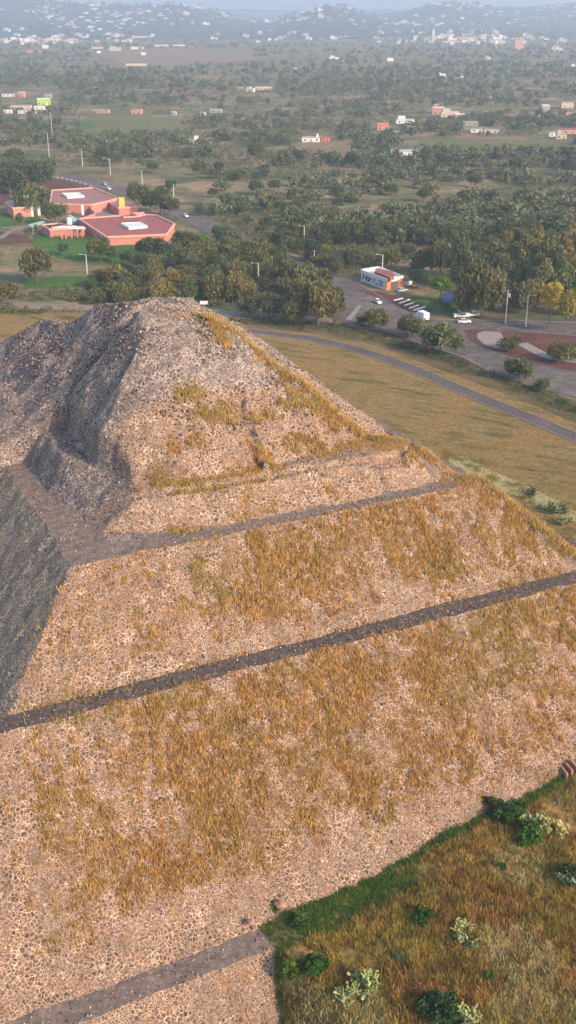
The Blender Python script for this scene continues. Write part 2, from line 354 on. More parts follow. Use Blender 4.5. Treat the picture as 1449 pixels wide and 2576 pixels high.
side = vals[:3].argmin(0); dd = np.choose(side, [df, dl, dr, dk]); wl = np.where(side == 1, a_in(bc), np.where(side == 0, b_in(ac), 3.0))
cat = np.full(len(ac), 7)
lips = np.abs(W - ac - bc) < 1.6
cat[dd < -41.6] = 0; cat[(dd >= -41.6) & (dd < -38.3)] = 1; cat[(dd >= -38.3) & (dd < -15.5)] = 2; cat[(dd >= -15.5) & (dd < -12.2)] = 3
cat[(dd >= -12.2) & (dd < 0)] = 4; cat[(dd >= 0) & (dd < wl)] = 5; cat[(dd >= wl) & (dd < np.where(side == 1, 8.6, 7.4))] = 6
cat[(bc > 37.4) & (side == 1)] = 7
cat[(W - ac - bc > .9) & (W - ac - bc < 2.5) & (bc < 8) & (bc > -38)] = 9  # shade band inside the right hip, painted with the greyer ledge material
cat[(zc > vals.min(0) + 2) & (bc > 37)] = 7
cat[(cat == 7) & (dd < 20) & (side != 1) & (zc < 45.5 + 4.5 * (fbm(ac, bc, 5, 57) - .5))] = 8
cat[(side == 1) & (dd < 0) & ((cat == 4) | (cat == 2) | (cat == 0))] = 10  # left walls below the middle terrace take the shade-toned stone
cat[(cat == 6) & (side == 1)] = 7
cat[(ac > a_in(bc) + .1) & (ac < 12) & (bc > 8) & (bc < 37.4)] = 7
cat[(bc >= b_in(ac)) & (bc < 13) & (ac > 6.3) & (ac < 13)] = 6
pyr = thing('stepped_pyramid', (*ab2xy(W / 2, W / 2), 0), 'huge stepped stone pyramid of grassy rubble masonry filling the lower picture', 'pyramid')
ox, oy = ab2xy(W / 2, W / 2)
V_ = np.stack([X_.ravel() - ox, Y_.ravel() - oy, Zr.ravel()], -1)
names = {0: ('lowest_wall', 'wall_stone'), 1: ('lowest_terrace', 'ledge'), 2: ('lower_sloping_wall', 'wall_stone'), 3: ('lower_terrace', 'ledge_dark'), 4: ('middle_sloping_wall', 'wall_stone'), 5: ('middle_terrace', 'ledge'), 6: ('upper_sloping_wall', 'upper_stone'), 7: ('rubble_summit', 'rubble'), 8: ('summit_front_wall', 'upper_stone'), 9: ('hip_shade_band', 'ledge'), 10: ('shaded_side_wall', 'shaded_side_stone')}
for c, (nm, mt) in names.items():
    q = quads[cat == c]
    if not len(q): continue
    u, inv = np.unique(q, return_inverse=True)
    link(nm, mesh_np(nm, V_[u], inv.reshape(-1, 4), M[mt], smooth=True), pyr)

# ground sheet -------------------------------------------------
rr_ = np.concatenate([[5, 30], np.geomspace(60, 14000, 430)])
th_ = np.radians(np.concatenate([np.linspace(-180, -36, 30)[:-1], np.linspace(-36, 36, 340), np.linspace(36, 180, 30)[1:]]))
R2, T2 = np.meshgrid(rr_, th_, indexing='ij'); GX = R2 * np.sin(T2); GY = R2 * np.cos(T2)
aa, bb = xy2ab(GX, GY)
GZ = np.where(R2 < 500, zground(GX, GY), 0)
i2 = np.arange(R2.size).reshape(R2.shape)
gq = np.stack([i2[:-1, :-1], i2[:-1, 1:], i2[1:, 1:], i2[1:, :-1]], -1).reshape(-1, 4)[:, ::-1]
rc = ((R2[:-1, :-1] + R2[1:, 1:]) / 2).ravel()
ca, cb = ((aa[:-1, :-1] + aa[1:, 1:]) / 2).ravel(), ((bb[:-1, :-1] + bb[1:, 1:]) / 2).ravel()
mead = ((ca > -20) & (ca < 120) & (cb < 12) & (rc < 320)).astype(int)
tag(link('ground', mesh_np('ground', np.stack([GX, GY, GZ], -1).reshape(-1, 3), gq, [M['ground'], M['meadow_soil']], mi=mead, smooth=True)), kind='structure')
rh = np.geomspace(4300, 13600, 130); thh = np.radians(np.linspace(-45, 45, 260)); RH, TH = np.meshgrid(rh, thh, indexing='ij')
HX = RH * np.sin(TH); HY = RH * np.cos(TH); HZ = zhill(HX, HY) - 1.0 + 2.5 * sstep(4300, 5000, RH)
i3 = np.arange(RH.size).reshape(RH.shape); hq = np.stack([i3[:-1, :-1], i3[:-1, 1:], i3[1:, 1:], i3[1:, :-1]], -1).reshape(-1, 4)[:, ::-1]
M['hill'] = groundmat('hill_scrub', [(.3, (.03, .042, .028)), (.5, (.05, .06, .035)), (.7, (.10, .09, .06))], .006, .03)
tag(link('hills', mesh_np('hills', np.stack([HX, HY, HZ], -1).reshape(-1, 3), hq, M['hill'], smooth=True)), kind='structure')

# ------------------------------------------------------------ sheets on the ground: fields, roads, paths
def sheet(name, pts, z, mat, kind='structure', conv=None):
    pts = [P(*((conv(x, y)) if conv else (x, y)), 0)[:2] for x, y in pts]
    mb = MB(); mb.prism(pts, z - .02, z); return tag(mb.build(name, mat), kind=kind)
def ribbon(name, pts, width, z, mat, kind='structure', kerb=None, conv=None):
    p = [np.array(P(*((conv(x, y)) if conv else (x, y)), 0)[:2]) for x, y in pts]
    q = []
    for i in range(len(p) - 1):                       # Catmull-Rom
        p0 = p[max(i - 1, 0)]; p1 = p[i]; p2 = p[i + 1]; p3 = p[min(i + 2, len(p) - 1)]
        for t in np.linspace(0, 1, 8, endpoint=False):
            q.append(.5 * ((2 * p1) + (-p0 + p2) * t + (2 * p0 - 5 * p1 + 4 * p2 - p3) * t * t + (-p0 + 3 * p1 - 3 * p2 + p3) * t ** 3))
    q.append(p[-1]); q = np.array(q); d = np.gradient(q, axis=0); d /= np.linalg.norm(d, axis=1)[:, None]; n = np.stack([-d[:, 1], d[:, 0]], -1)
    def strip(o0, o1, z0, z1, nm, m):
        mb = MB(); L = q + n * o0; R = q + n * o1
        vs = [(*a, z1) for a in L] + [(*a, z1) for a in R] + [(*a, z0) for a in L] + [(*a, z0) for a in R]; k = len(q)
        fs = []
        for i in range(k - 1):
            fs += [(i, i + 1, k + i + 1, k + i), (2 * k + i, 2 * k + i + 1, i + 1, i), (k + i, k + i + 1, 3 * k + i + 1, 3 * k + i)]
        return tag(mb.add(vs, fs).build(nm, m), kind='structure')
    strip(-width / 2, width / 2, z - .05, z, name, mat)
    if kerb:
        strip(width / 2, width / 2 + .3, -.02, z + .13, 'kerb', M['concrete']); strip(-width / 2 - .3, -width / 2, -.02, z + .13, 'kerb', M['concrete'])
    return q, n
Nc = lambda X, Y: (849 + X * .4141, 628.9 + Y * .4141)
Mc = lambda X, Y: (X * .3298, 402.4 + Y * .3298)
R3 = lambda X, Y: (X * .5, 377.4 + Y * .5)
R4 = lambda X, Y: (724.5 + X * .5, 377.4 + Y * .5)
R6 = lambda X, Y: (724.5 + X * .5, 628.9 + Y * .5)
R1 = lambda X, Y: (X * .5, Y * .5)
R2c = lambda X, Y: (724.5 + X * .5, Y * .5)
sheet('dry_field', [(430, 812), (600, 806), (700, 825), (800, 836), (960, 868), (1120, 930), (1270, 985), (1449, 1060), (1900, 1220), (1900, 1650), (1300, 1900), (900, 1300), (500, 950)], .04, M['dry_field'])
sheet('dry_field', [(-500, 795), (-200, 786), (0, 782), (330, 785), (330, 1000), (-500, 1000)], .04, M['dry_field'])
sheet('verge', [(560, 800), (700, 805), (850, 812), (1000, 835), (1130, 880), (1260, 940), (1449, 1010), (1900, 1130), (1900, 1225), (1449, 1065), (1270, 990), (1120, 935), (960, 872), (800, 840), (650, 826)], .07, M['verge'])
sheet('field', [(215, 290), (330, 284), (450, 305), (475, 338), (230, 342), (190, 330)], .05, M['field_green'])
sheet('field', [(190, 312), (235, 309), (242, 324), (190, 325)], .09, M['lawn'])
sheet('field', [(240, 128), (430, 122), (620, 133), (680, 150), (420, 166), (300, 162)], .05, M['field_brown'])
sheet('field', [(1040, 345), (1200, 335), (1449, 345), (1600, 350), (1600, 410), (1449, 405), (1090, 380)], .05, M['field_green'])
sheet('field', [(1130, 338), (1310, 340), (1330, 352), (1150, 350)], .09, M['field_brown'])
sheet('field', [(745, 360), (880, 358), (890, 392), (770, 402)], .05, M['field_brown'])
sheet('field', [(600, 540), (700, 545), (760, 585), (620, 575)], .05, M['field_brown'])
sheet('field', [(1020, 530), (1150, 540), (1180, 575), (1050, 572)], .05, M['field_brown'])
sheet('field', [(1330, 620), (1449, 615), (1520, 640), (1400, 658)], .05, M['field_brown'])
sheet('field', [(760, 186), (900, 182), (930, 205), (780, 214)], .05, M['field_green'])
sheet('field', [(400, 225), (560, 218), (580, 240), (420, 248)], .05, M['field_brown'])
sheet('field', [(1090, 190), (1160, 188), (1170, 208), (1100, 210)], .05, M['field_brown'])
sheet('lawn', [(85, 590), (160, 585), (300, 615), (420, 620), (520, 625), (480, 660), (330, 668), (150, 650), (80, 620)], .05, M['lawn'])
sheet('lawn', [(60, 706), (150, 694), (255, 696), (262, 722), (60, 726)], .05, M['lawn'])
sheet('lawn', [(0, 535), (90, 540), (115, 560), (0, 572)], .05, M['lawn'])
sheet('lawn', [(1010, 748), (1150, 745), (1220, 790), (1150, 796), (1075, 785)], .05, M['lawn'])
sheet('red_gravel', [(235, 125), (340, 133), (570, 172), (720, 215), (395, 232), (340, 200), (220, 175)], .05, M['red_earth'], conv=Mc)
sheet('red_gravel', [(0, 220), (100, 240), (110, 290), (0, 350)], .05, M['red_earth'], conv=Mc)
sheet('red_gravel', [(0, 545), (60, 555), (200, 580), (260, 630), (0, 640)], .05, M['red_earth'], conv=Mc)
sheet('red_gravel', [(430, 640), (560, 638), (570, 660), (450, 663)], .09, M['red_earth'])
ribbon('footpath', [(0, 600), (130, 520), (260, 512), (420, 520)], 3, .09, M['concrete_dk'], conv=Mc)
ribbon('footpath', [(430, 632), (500, 634), (585, 636)], 1.2, .13, M['concrete'])
# roads
ribbon('main_road', [(-120, 452), (0, 440), (82, 437), (148, 441), (204, 452), (264, 467), (318, 485), (380, 510), (440, 532), (490, 551), (540, 577), (610, 608), (690, 642), (780, 680), (868, 722), (930, 758), (980, 790)], 12, .10, M['asphalt'], kerb=True)
M['dusty'] = groundmat('dusty_road', [(.3, (.17, .135, .11)), (.6, (.24, .19, .155)), (.8, (.15, .12, .10))], .06, .8, bs=.1)
ribbon('perimeter_road', [(-300, 759), (0, 767), (280, 777), (560, 788), (740, 800), (900, 808), (1000, 822)], 8, .08, M['dusty'], kerb=False)
sheet('road_junction', [(-30, 200), (20, 203), (170, 264), (300, 318), (440, 380), (600, 425), (850, 432), (1449, 442), (1900, 450), (1900, 1000), (1449, 900), (1180, 830), (940, 742), (760, 650), (480, 562), (330, 502), (100, 462), (-20, 455), (-60, 330)], .12, M['asphalt'], conv=Nc)
sheet('red_gravel', [(130, 250), (250, 252), (400, 300), (545, 345), (600, 380), (440, 377), (300, 312)], .16, M['red_earth'], conv=Nc)
sheet('traffic_island', [(765, 488), (890, 490), (1140, 503), (1449, 525), (1449, 742), (1200, 692), (1040, 642), (900, 597), (800, 547)], .20, M['red_earth'], conv=Nc)
sheet('pavement', [(850, 510), (890, 497), (990, 503), (1040, 600), (1000, 612), (900, 585), (848, 540)], .26, M['concrete'], conv=Nc)
ribbon('pavement', [(1120, 570), (1190, 610), (1290, 655), (1449, 680), (1560, 700)], 4, .26, M['concrete'], conv=Nc)
sheet('traffic_island', [(125, 338), (148, 342), (85, 430), (50, 425)], .22, M['concrete'], conv=Nc)
ribbon('kerb', [(600, 428), (850, 430), (1150, 434), (1449, 442)], .6, .26, M['concrete'], conv=Nc)
ribbon('kerb', [(60, 464), (180, 478), (330, 505), (480, 565), (640, 615), (760, 655), (940, 745), (1180, 833)], .5, .26, M['concrete'], conv=Nc)
ribbon('perimeter_path', [(610, 832), (700, 842), (780, 853), (870, 873), (960, 901), (1050, 934), (1150, 978), (1250, 1020), (1350, 1060), (1449, 1102), (1700, 1205)], 4.6, .12, M['path'], kerb=True)
for a, b in [((345, 310), (392, 298)), ((378, 328), (436, 305)), ((412, 340), (460, 325)), ((440, 357), (490, 340)), ((465, 370), (530, 350))]:
    pa = P(*Nc(*a))[:2]; pb = P(*Nc(*b))[:2]; mb = MB(); mb.wall(pa, pb, .14, .42, .55); o = mb.build('wheel_stop', M['white'])
    stops_ = globals().setdefault('STOPS', []); stops_.append(o)
ORD = ['first', 'second', 'third', 'fourth', 'fifth', 'sixth', 'seventh', 'eighth', 'ninth', 'tenth', 'eleventh', 'twelfth', 'thirteenth', 'fourteenth', 'fifteenth', 'sixteenth', 'seventeenth', 'eighteenth', 'nineteenth', 'twentieth']
ORD += ['twenty-' + o for o in ORD[:9]] + ['thirtieth'] + ['thirty-' + o for o in ORD[:9]] + ['fortieth'] + ['forty-' + o for o in ORD[:9]] + ['fiftieth'] + ['fifty-' + o for o in ORD[:9]]
for i, o in enumerate(STOPS):
    tag(o, 'white parking divider on red gravel, %s counted from the painted house' % ORD[i], 'parking divider', 'white dividers of the parking bays')

exec_parts = True
# ------------------------------------------------------------ grass, shrubs, cacti
OCHRE = np.array([.60, .37, .115]); OLIVE = np.array([.31, .28, .06]); RUST = np.array([.48, .235, .085]); GREEN = np.array([.10, .20, .035]); PALE = np.array([.55, .52, .27]); DGREEN = np.array([.05, .095, .022])
def blades(x, y, z, h, col, per=14, spread=.3, width=.07, jit=.25):
    n = len(x); k = n * per
    X = np.repeat(x, per) + rng.normal(0, spread, k); Y = np.repeat(y, per) + rng.normal(0, spread, k); Z = np.repeat(z, per)
    hh = np.repeat(h, per) * rng.uniform(.55, 1.15, k); an = rng.uniform(0, math.pi, k); wd = width * rng.uniform(.6, 1.4, k)
    lx = rng.normal(0, .3, k) * hh; ly = rng.normal(0, .3, k) * hh
    v0 = np.stack([X - np.cos(an) * wd, Y - np.sin(an) * wd, Z - .15], -1); v1 = np.stack([X + np.cos(an) * wd, Y + np.sin(an) * wd, Z - .15], -1)
    v2 = np.stack([X + lx, Y + ly, Z + hh], -1)
    V = np.stack([v0, v1, v2], 1).reshape(-1, 3); Fc = np.arange(k * 3).reshape(-1, 3)
    c = np.repeat(col, per, 0) * rng.uniform(1 - jit, 1 + jit, (k, 1)); c = np.clip(c, 0, 1)
    return V, Fc, np.repeat(c, 3, 0)
def grass_obj(name, label_kind, parts, parent=None):
    Vs, Fs, Cs, o = [], [], [], 0
    for V, Fc, c in parts: Vs.append(V); Fs.append(Fc + o); Cs.append(c); o += len(V)
    ob = link(name, mesh_np(name, np.concatenate(Vs), np.concatenate(Fs), M['grass'], col=np.concatenate(Cs)), parent)
    return ob
# clumps seen in the photograph on the pyramid: (x, y, rx, ry, strength, colour mix green)
PATCH = [(470, 1210, 95, 28, 1.3, .7), (600, 1195, 60, 22, 1.0, .3), (655, 1160, 45, 40, 1.3, .2), (470, 980, 35, 26, 1.0, .9), (545, 1040, 45, 26, 1.2, .8), (640, 1050, 60, 14, 1.1, .6), (715, 1013, 40, 10, 1.2, .8), (480, 1120, 60, 30, .7, .2), (760, 1115, 55, 25, .8, .3), (580, 1240, 50, 28, .8, .5), (630, 1285, 40, 35, .9, .3), (480, 1332, 60, 10, 1.2, .6), (570, 1310, 30, 12, 1, .4), (850, 1130, 60, 18, .6, .3), (830, 1240, 40, 25, .5, .3), (960, 1110, 40, 20, .5, .4),
  (480, 1430, 28, 26, 1.2, .9), (545, 1465, 22, 26, 1, .9), (465, 1510, 30, 24, 1, .7), (385, 1600, 28, 30, 1, .1), (210, 1530, 16, 9, 1, .6), (345, 1535, 14, 9, 1, .6), (350, 1445, 14, 9, .8, .5), (290, 1680, 14, 14, .9, .7), (760, 1380, 130, 70, 1.2, .25), (950, 1320, 100, 60, 1.2, .3), (1080, 1370, 80, 50, 1.0, .35), (1150, 1430, 60, 60, .9, .5), (640, 1430, 60, 60, .8, .3), (720, 1520, 140, 50, .8, .1), (1280, 1380, 60, 40, .8, .6), (1370, 1440, 70, 16, 1.2, .6), (1290, 1470, 60, 12, 1, .5), (170, 1750, 60, 40, 1.0, .7), (110, 1785, 40, 16, 1, .8), (260, 1755, 40, 16, .9, .7),
  (430, 1790, 120, 60, 1.3, .6), (330, 1790, 60, 22, 1, .5), (620, 1780, 120, 60, .9, .3), (850, 1750, 160, 80, 1.1, .15), (1050, 1680, 120, 90, 1.1, .3), (1290, 1580, 70, 70, 1.6, .7), (1390, 1640, 80, 80, .8, .3), (1150, 1720, 60, 90, 1.0, .6), (1150, 1850, 200, 70, .8, .15), (950, 1870, 140, 70, 1, .4), (700, 1900, 200, 70, .9, .2), (500, 1950, 160, 80, .8, .2), (160, 2040, 60, 100, 1.2, .3), (125, 2030, 25, 40, 1.1, .9), (235, 2050, 26, 60, 1.1, .6), (260, 2170, 70, 60, 1.2, .2), (480, 2140, 150, 70, 1.2, .1), (620, 2100, 120, 60, 1.0, .1), (320, 2230, 90, 50, 1.2, .15), (100, 2360, 60, 45, 1.4, .7), (200, 2350, 80, 30, .9, .2), (770, 2030, 120, 50, .9, .3), (900, 1990, 100, 50, .9, .4), (1030, 1960, 60, 40, .7, .3), (700, 2150, 80, 40, .7, .1)]
SP = []
def pyr_grass():
    n = 100000
    a = rng.uniform(-16, 76, n); b = rng.uniform(-42, 34, n)
    k_ = 26000; b[:k_] = rng.uniform(-30, 34, k_); a[:k_] = W - b[:k_] + rng.normal(-.8, 1.9, k_)
    x, y = ab2xy(a, b); z = zpyr(a, b); sx, sy = proj(x, y, z)
    d = np.zeros(n); g = np.zeros(n)
    for px, py, rx, ry, s, gm in PATCH:
        w_ = s * np.exp(-(((sx - px) / rx) ** 2 + ((sy - py) / ry) ** 2) ** 1.2 * .8); d += w_; g += w_ * gm
    g = g / np.maximum(d, 1e-3)
    # general cover on the two sloping walls
    lowwall = (b < -15.8) & (b > -38); mid = (b < -.3) & (b > -12)
    cov = np.zeros(n)
    cov[lowwall] = 1.25 * sstep(-35, -29, b[lowwall] + .10 * (30 - a[lowwall]) * 0 + 2 * (fbm(a[lowwall], b[lowwall], 8, 6) - .5)) * (.45 + .55 * sstep(-14, 2, a[lowwall]))
    cov[mid] = .95 * (.25 + .75 * sstep(4, 24, a[mid])) * sstep(-11.5, -7.5, b[mid])
    streak = fbm(a, b * .45, 2.6, 31)
    big = fbm(a, b, 9, 40)
    p = np.clip(d, 0, 1.25) * np.where(z > 30.4, 1.35, .66) + cov * (.55 + 1.1 * big)
    p = p * sstep(.40, .60, streak * .45 + vnoise(a, b * .6, .8, 5) * .55 + .12 * np.clip(d, 0, 1) + .02)
    ledge = ((b > -15.5) & (b < -12.6)) | ((b > .2) & (b < 3)) | (b < -38.3)
    p[ledge] *= .05
    # overgrown lip along the right hip and edges of ledges
    s = (W - a) - b
    lip = np.exp(-((s + .2) / (.8 * np.clip(1.5 - z * .018, .5, 1.2))) ** 2) * (.25 + .9 * fbm(a, b, 3, 93)); wide = np.exp(-((s - 1.8) / 2.2) ** 2) * .3 * sstep(20, 36, z) * (fbm(a, b, 2.2, 94) > .50); p = np.maximum(p, np.maximum(lip * .8, wide)); lip = np.maximum(lip, wide)
    edge = (np.exp(-((b + 15.6) / .35) ** 2) * .8 + np.exp(-((b + 12) / .35) ** 2) * .5 + np.exp(-((b + .1) / .3) ** 2) * .5) * (fbm(a, b, 3, 77) > .5); p = np.maximum(p, edge)
    p = p * (s > -4) * np.where(a < np.minimum(b, 40) - .3, .12, 1.0)
    keep = rng.rand(n) < p * 0.95
    keep[:26000] &= lip[:26000] > .05
    a, b, z, g, lip, x, y, d = a[keep], b[keep], z[keep], g[keep], lip[keep], x[keep], y[keep], d[keep]
    m = len(a); t = rng.rand(m)[:, None]
    col = OCHRE * (1 - t * .5) + RUST * t * .5
    col = col * rng.uniform(.55, 1.2, (m, 1))
    gm = np.clip(g * .9 + (fbm(a, b, 4, 50) - .5) * 1.2 - .05, 0, 1)[:, None] * .6
    col = col * (1 - gm) + OLIVE * gm
    col = col * (1 - .6 * np.minimum(lip, 1)[:, None]) + np.array([.62, .48, .20]) * .6 * np.minimum(lip, 1)[:, None]
    h = rng.uniform(.22, .52, m) * (1 + .4 * np.clip(d, 0, 1))
    return blades(x, y, z, h, col, per=12, spread=.24, width=.055)
tag(grass_obj('dry_grass', 'grass', [pyr_grass()]), 'ochre and olive dry grass tufts growing over the pyramid walls', 'grass', kind='stuff')

# edge of the ground against the wall: distance along b beyond the contact line
def meadow():
    n = 80000
    a = rng.uniform(-3, 74, n); b = rng.uniform(-98, -28, n); x, y = ab2xy(a, b); z = zground(x, y); zp = zpyr(a, b)
    ok = z > zp + .02
    sx, sy = proj(x, y, z); ok &= (sx > 560) & (sx < 1620) & (sy < 2700)
    a, b, x, y, z, zp, sx, sy = [q[ok] for q in (a, b, x, y, z, zp, sx, sy)]
    gap = z - zp                                      # grows away from the wall
    green = sstep(1.8, .8, gap + 1.6 * (fbm(a, b, 5, 61) - .5))
    pale = .8 * sstep(.50, .58, fbm(a, b, 9, 63)) * sstep(2, 4, gap) * sstep(34, 6, gap)
    bare = sstep(.66, .70, fbm(a, b, 7, 66)) * (1 - green)
    for px, py, r in ((1085, 2185, 34), (880, 2410, 40), (1090, 2240, 30), (1165, 2150, 26)):
        bare = np.maximum(bare, np.exp(-(((sx - px) / r) ** 2 + ((sy - py) / (r * .8)) ** 2) ** 1.5))
    keep = rng.rand(len(a)) > bare * .95
    a, b, x, y, z, green, pale = [q[keep] for q in (a, b, x, y, z, green, pale)]
    m = len(a); t = rng.rand(m)[:, None]; big = fbm(a, b, 6, 70)[:, None]; sm = vnoise(a, b, 1.1, 71)[:, None]
    col = (OCHRE * .85) * (1 - t) + RUST * .6 * t
    gm = np.clip((big * .7 + sm * .3 - .36) * 3.4, 0, 1); col = col * (1 - gm * .7) + OLIVE * 1.1 * gm * .7
    col = col * (.5 + .9 * vnoise(a, b, .8, 72)[:, None])
    pl = (pale * (rng.rand(m) < .6) * (.4 + .9 * vnoise(a, b, .5, 79)))[:, None].clip(0, 1); col = col * (1 - pl) + PALE * pl
    gr = green[:, None]; gc = GREEN * (1 - t * .4) + DGREEN * t * .4; col = col * (1 - gr) + gc * gr
    h = rng.uniform(.35, .8, m) * (1 - .35 * green) * (.6 + .9 * vnoise(a, b, 1.3, 73))
    return blades(x, y, z, h, col, per=9, spread=.2, width=.07)
tag(grass_obj('meadow_grass', 'grass', [meadow()]), 'rust and olive meadow grass with a green strip along the wall foot', 'grass', kind='stuff')

def field_tufts():
    n = 60000
    sx = rng.uniform(560, 1600, n); sy = rng.uniform(800, 1560, n); sx[:9000] = rng.uniform(1120, 1600, 9000); sy[:9000] = np.interp(sx[:9000], [1100, 1200, 1449, 1600], [1140, 1188, 1300, 1370]) + rng.uniform(-17, 17, 9000)
    pts = np.array([P(u, v, 0) for u, v in zip(sx, sy)]); x, y = pts[:, 0], pts[:, 1]; a, b = xy2ab(x, y)
    zp = zpyr(a, b); zg = zground(x, y); ok = (zp < zg - .2)
    hedge = np.interp(sx, [560, 800, 960, 1120, 1270, 1449, 1600], [800, 822, 850, 905, 962, 1035, 1090]); dist_ = sy - hedge
    path = np.interp(sx, [560, 610, 700, 780, 870, 960, 1050, 1150, 1250, 1350, 1449, 1600], [826, 832, 842, 853, 873, 901, 934, 978, 1020, 1060, 1102, 1165])
    ok &= (dist_ > -14) & (np.abs(sy - path) > 4 + .022 * (sy - 700))
    ok &= rng.rand(n) < np.where(dist_ < 10, 1.0, 1.0) * np.where(fbm(a * .35 + b * .9, b * 4.0 - a * .0, 9, 90) > .45, .95, .35)
    x, y, zg, dist_, a, b, SXX, SYY = [q[ok] for q in (x, y, zg, dist_, a, b, sx, sy)]
    m = len(x); t = rng.rand(m)[:, None]; big = fbm(x, y, 16, 91)[:, None]
    col = np.array([.36, .25, .09]) * (1 - t) + np.array([.26, .21, .07]) * t
    gm = np.clip((big - .45) * 4, 0, 1); col = col * (1 - .6 * gm) + OLIVE * .7 * .6 * gm
    gr = (sstep(20, 8, dist_ + 8 * (fbm(x, y, 7, 33) - .5)) * (rng.rand(m) < .85))[:, None]; col = col * (1 - gr) + np.array([.055, .085, .03]) * gr
    ps = np.abs(np.asarray(dist_) * 0 + SYY - np.interp(SXX, [1100, 1200, 1449, 1600], [1140, 1188, 1300, 1370])) < 17 * (SXX > 1130); pw = (ps & (rng.rand(m) < .85) & (fbm(a, b, 3, 95) > .42))[:, None]; col = col * (1 - pw) + np.array([.62, .60, .36]) * pw
    h = rng.uniform(.15, .4, m) + 1.3 * gr[:, 0] * rng.uniform(0, 1, m)
    return blades(x, y, zg, h, col, per=7, spread=.45, width=.09)
tag(grass_obj('field_grass', 'grass', [field_tufts()]), 'short dry grass and dark weeds in the field beyond the pyramid', 'grass', kind='stuff')

def icos():
    t = (1 + 5 ** .5) / 2; v = np.array([(-1, t, 0), (1, t, 0), (-1, -t, 0), (1, -t, 0), (0, -1, t), (0, 1, t), (0, -1, -t), (0, 1, -t), (t, 0, -1), (t, 0, 1), (-t, 0, -1), (-t, 0, 1)]) / 1.9
    f = np.array([(0, 11, 5), (0, 5, 1), (0, 1, 7), (0, 7, 10), (0, 10, 11), (1, 5, 9), (5, 11, 4), (11, 10, 2), (10, 7, 6), (7, 1, 8), (3, 9, 4), (3, 4, 2), (3, 2, 6), (3, 6, 8), (3, 8, 9), (4, 9, 5), (2, 4, 11), (6, 2, 10), (8, 6, 7), (9, 8, 1)])
    return v, f
IV, IF = icos()
def stones():
    n = 40000; a = rng.uniform(-24, 66, n); b = rng.uniform(-44, 75, n); x, y = ab2xy(a, b); z = zpyr(a, b)
    p = .75 * sstep(37, 43, z) + .12 + .25 * ((b > 8.4) & (b < 70) & (a > 0) & (a < 60))
    led = ((b > -15.7) & (b < -12.0)) | ((b > 0) & (b < 3) & (a > 0)) | ((a > 0) & (a < 4.4) & (b > 0)) | ((b > -41.8) & (b < -38.1)); p = np.where(led, .42, p)
    k = rng.rand(n) < p; a, b, x, y, z = [q[k] for q in (a, b, x, y, z)]; m = len(x)
    s = rng.uniform(.06, .17, m) * np.where(z > 34, 1.2, .8)
    sc = s[:, None] * rng.uniform(.7, 1.4, (m, 3)); an = rng.uniform(0, 6.28, m)
    V = IV[None] * sc[:, None] * rng.uniform(.85, 1.15, (m, 12, 1))
    Xr = V[..., 0] * np.cos(an)[:, None] - V[..., 1] * np.sin(an)[:, None]; Yr = V[..., 0] * np.sin(an)[:, None] + V[..., 1] * np.cos(an)[:, None]
    V = np.stack([Xr + x[:, None], Yr + y[:, None], V[..., 2] + z[:, None] + .03], -1).reshape(-1, 3)
    Fc = (IF[None] + (np.arange(m) * 12)[:, None, None]).reshape(-1, 3)
    base = np.array([[.26, .20, .16], [.15, .105, .09], [.10, .075, .07], [.40, .32, .26], [.19, .13, .10]])[rng.randint(0, 5, m)]
    return V, Fc, np.repeat(base, 12, 0)
V, Fc, c_ = stones()
M['stonet'] = tintmat('rubble_stone', .95)
tag(link('loose_stones', mesh_np('loose_stones', V, Fc, M['stonet'], col=c_)), 'loose grey and reddish stones scattered over the rubble summit and terraces', 'stones', kind='stuff')

# leafy crown -------------------------------------------------
def crown_np(seed, n_lobes, n_leaf, R=(1, 1, .75), leaf=.09, droop=.5, base=(.075, .095, .04), zc=.0, gaps=.35):
    r = np.random.RandomState(seed); Vs = []; Cs = []
    ls = []
    for i in range(n_lobes):
        u = r.normal(size=3); u /= np.linalg.norm(u); u[2] = abs(u[2]) * .9 - .25; q = u * r.uniform(.35, .78); ls.append(q * np.array(R))
    for q in ls:
        k = n_leaf // n_lobes; rad = r.uniform(.24, .42); u = r.normal(size=(k, 3)); u /= np.linalg.norm(u, axis=1)[:, None]
        p = q + u * (rad * r.uniform(.45, 1.08, (k, 1))) * np.array([1, 1, .85])
        hang = r.rand(k) < droop * .5; p[hang, 2] -= r.uniform(0, .3, hang.sum())
        d1 = r.normal(size=(k, 3)); d1[:, 2] = d1[:, 2] * .7 - droop; d1 /= np.linalg.norm(d1, axis=1)[:, None]
        d2 = np.cross(d1, r.normal(size=(k, 3))); d2 /= np.linalg.norm(d2, axis=1)[:, None]
        s = leaf * r.uniform(.6, 1.4, (k, 1)); s2 = s * r.uniform(.4, .75, (k, 1))
        Vs.append(np.stack([p - d1 * s - d2 * s2 * .5, p - d2 * s2 * .1 + d2 * s2, p + d1 * s, p - d2 * s2], 1).reshape(-1, 3))
        lc = np.array(base) * r.uniform(.75, 1.35); c = lc[None] * r.uniform(.65, 1.4, (k, 1)) * r.uniform(.9, 1.1, (k, 3)); Cs.append(np.repeat(c, 4, 0))
    V = np.concatenate(Vs); V[:, 2] += zc; return V, np.arange(len(V)).reshape(-1, 4), np.clip(np.concatenate(Cs), 0, 1), ls
def trunk_mb(ls, h, cz, R, seed, thick=.05):
    r = random.Random(seed); mb = MB(); top = (r.uniform(-.1, .1), r.uniform(-.1, .1), h)
    mb.cyl((0, 0, -.06), top, thick, thick * .65, 7)
    for q in ls[:6]:
        e = (q[0] * .8, q[1] * .8, q[2] * .8 + cz); mb.cyl((top[0], top[1], h * .9), e, thick * .5, thick * .15, 5)
    return mb
TREES = {}
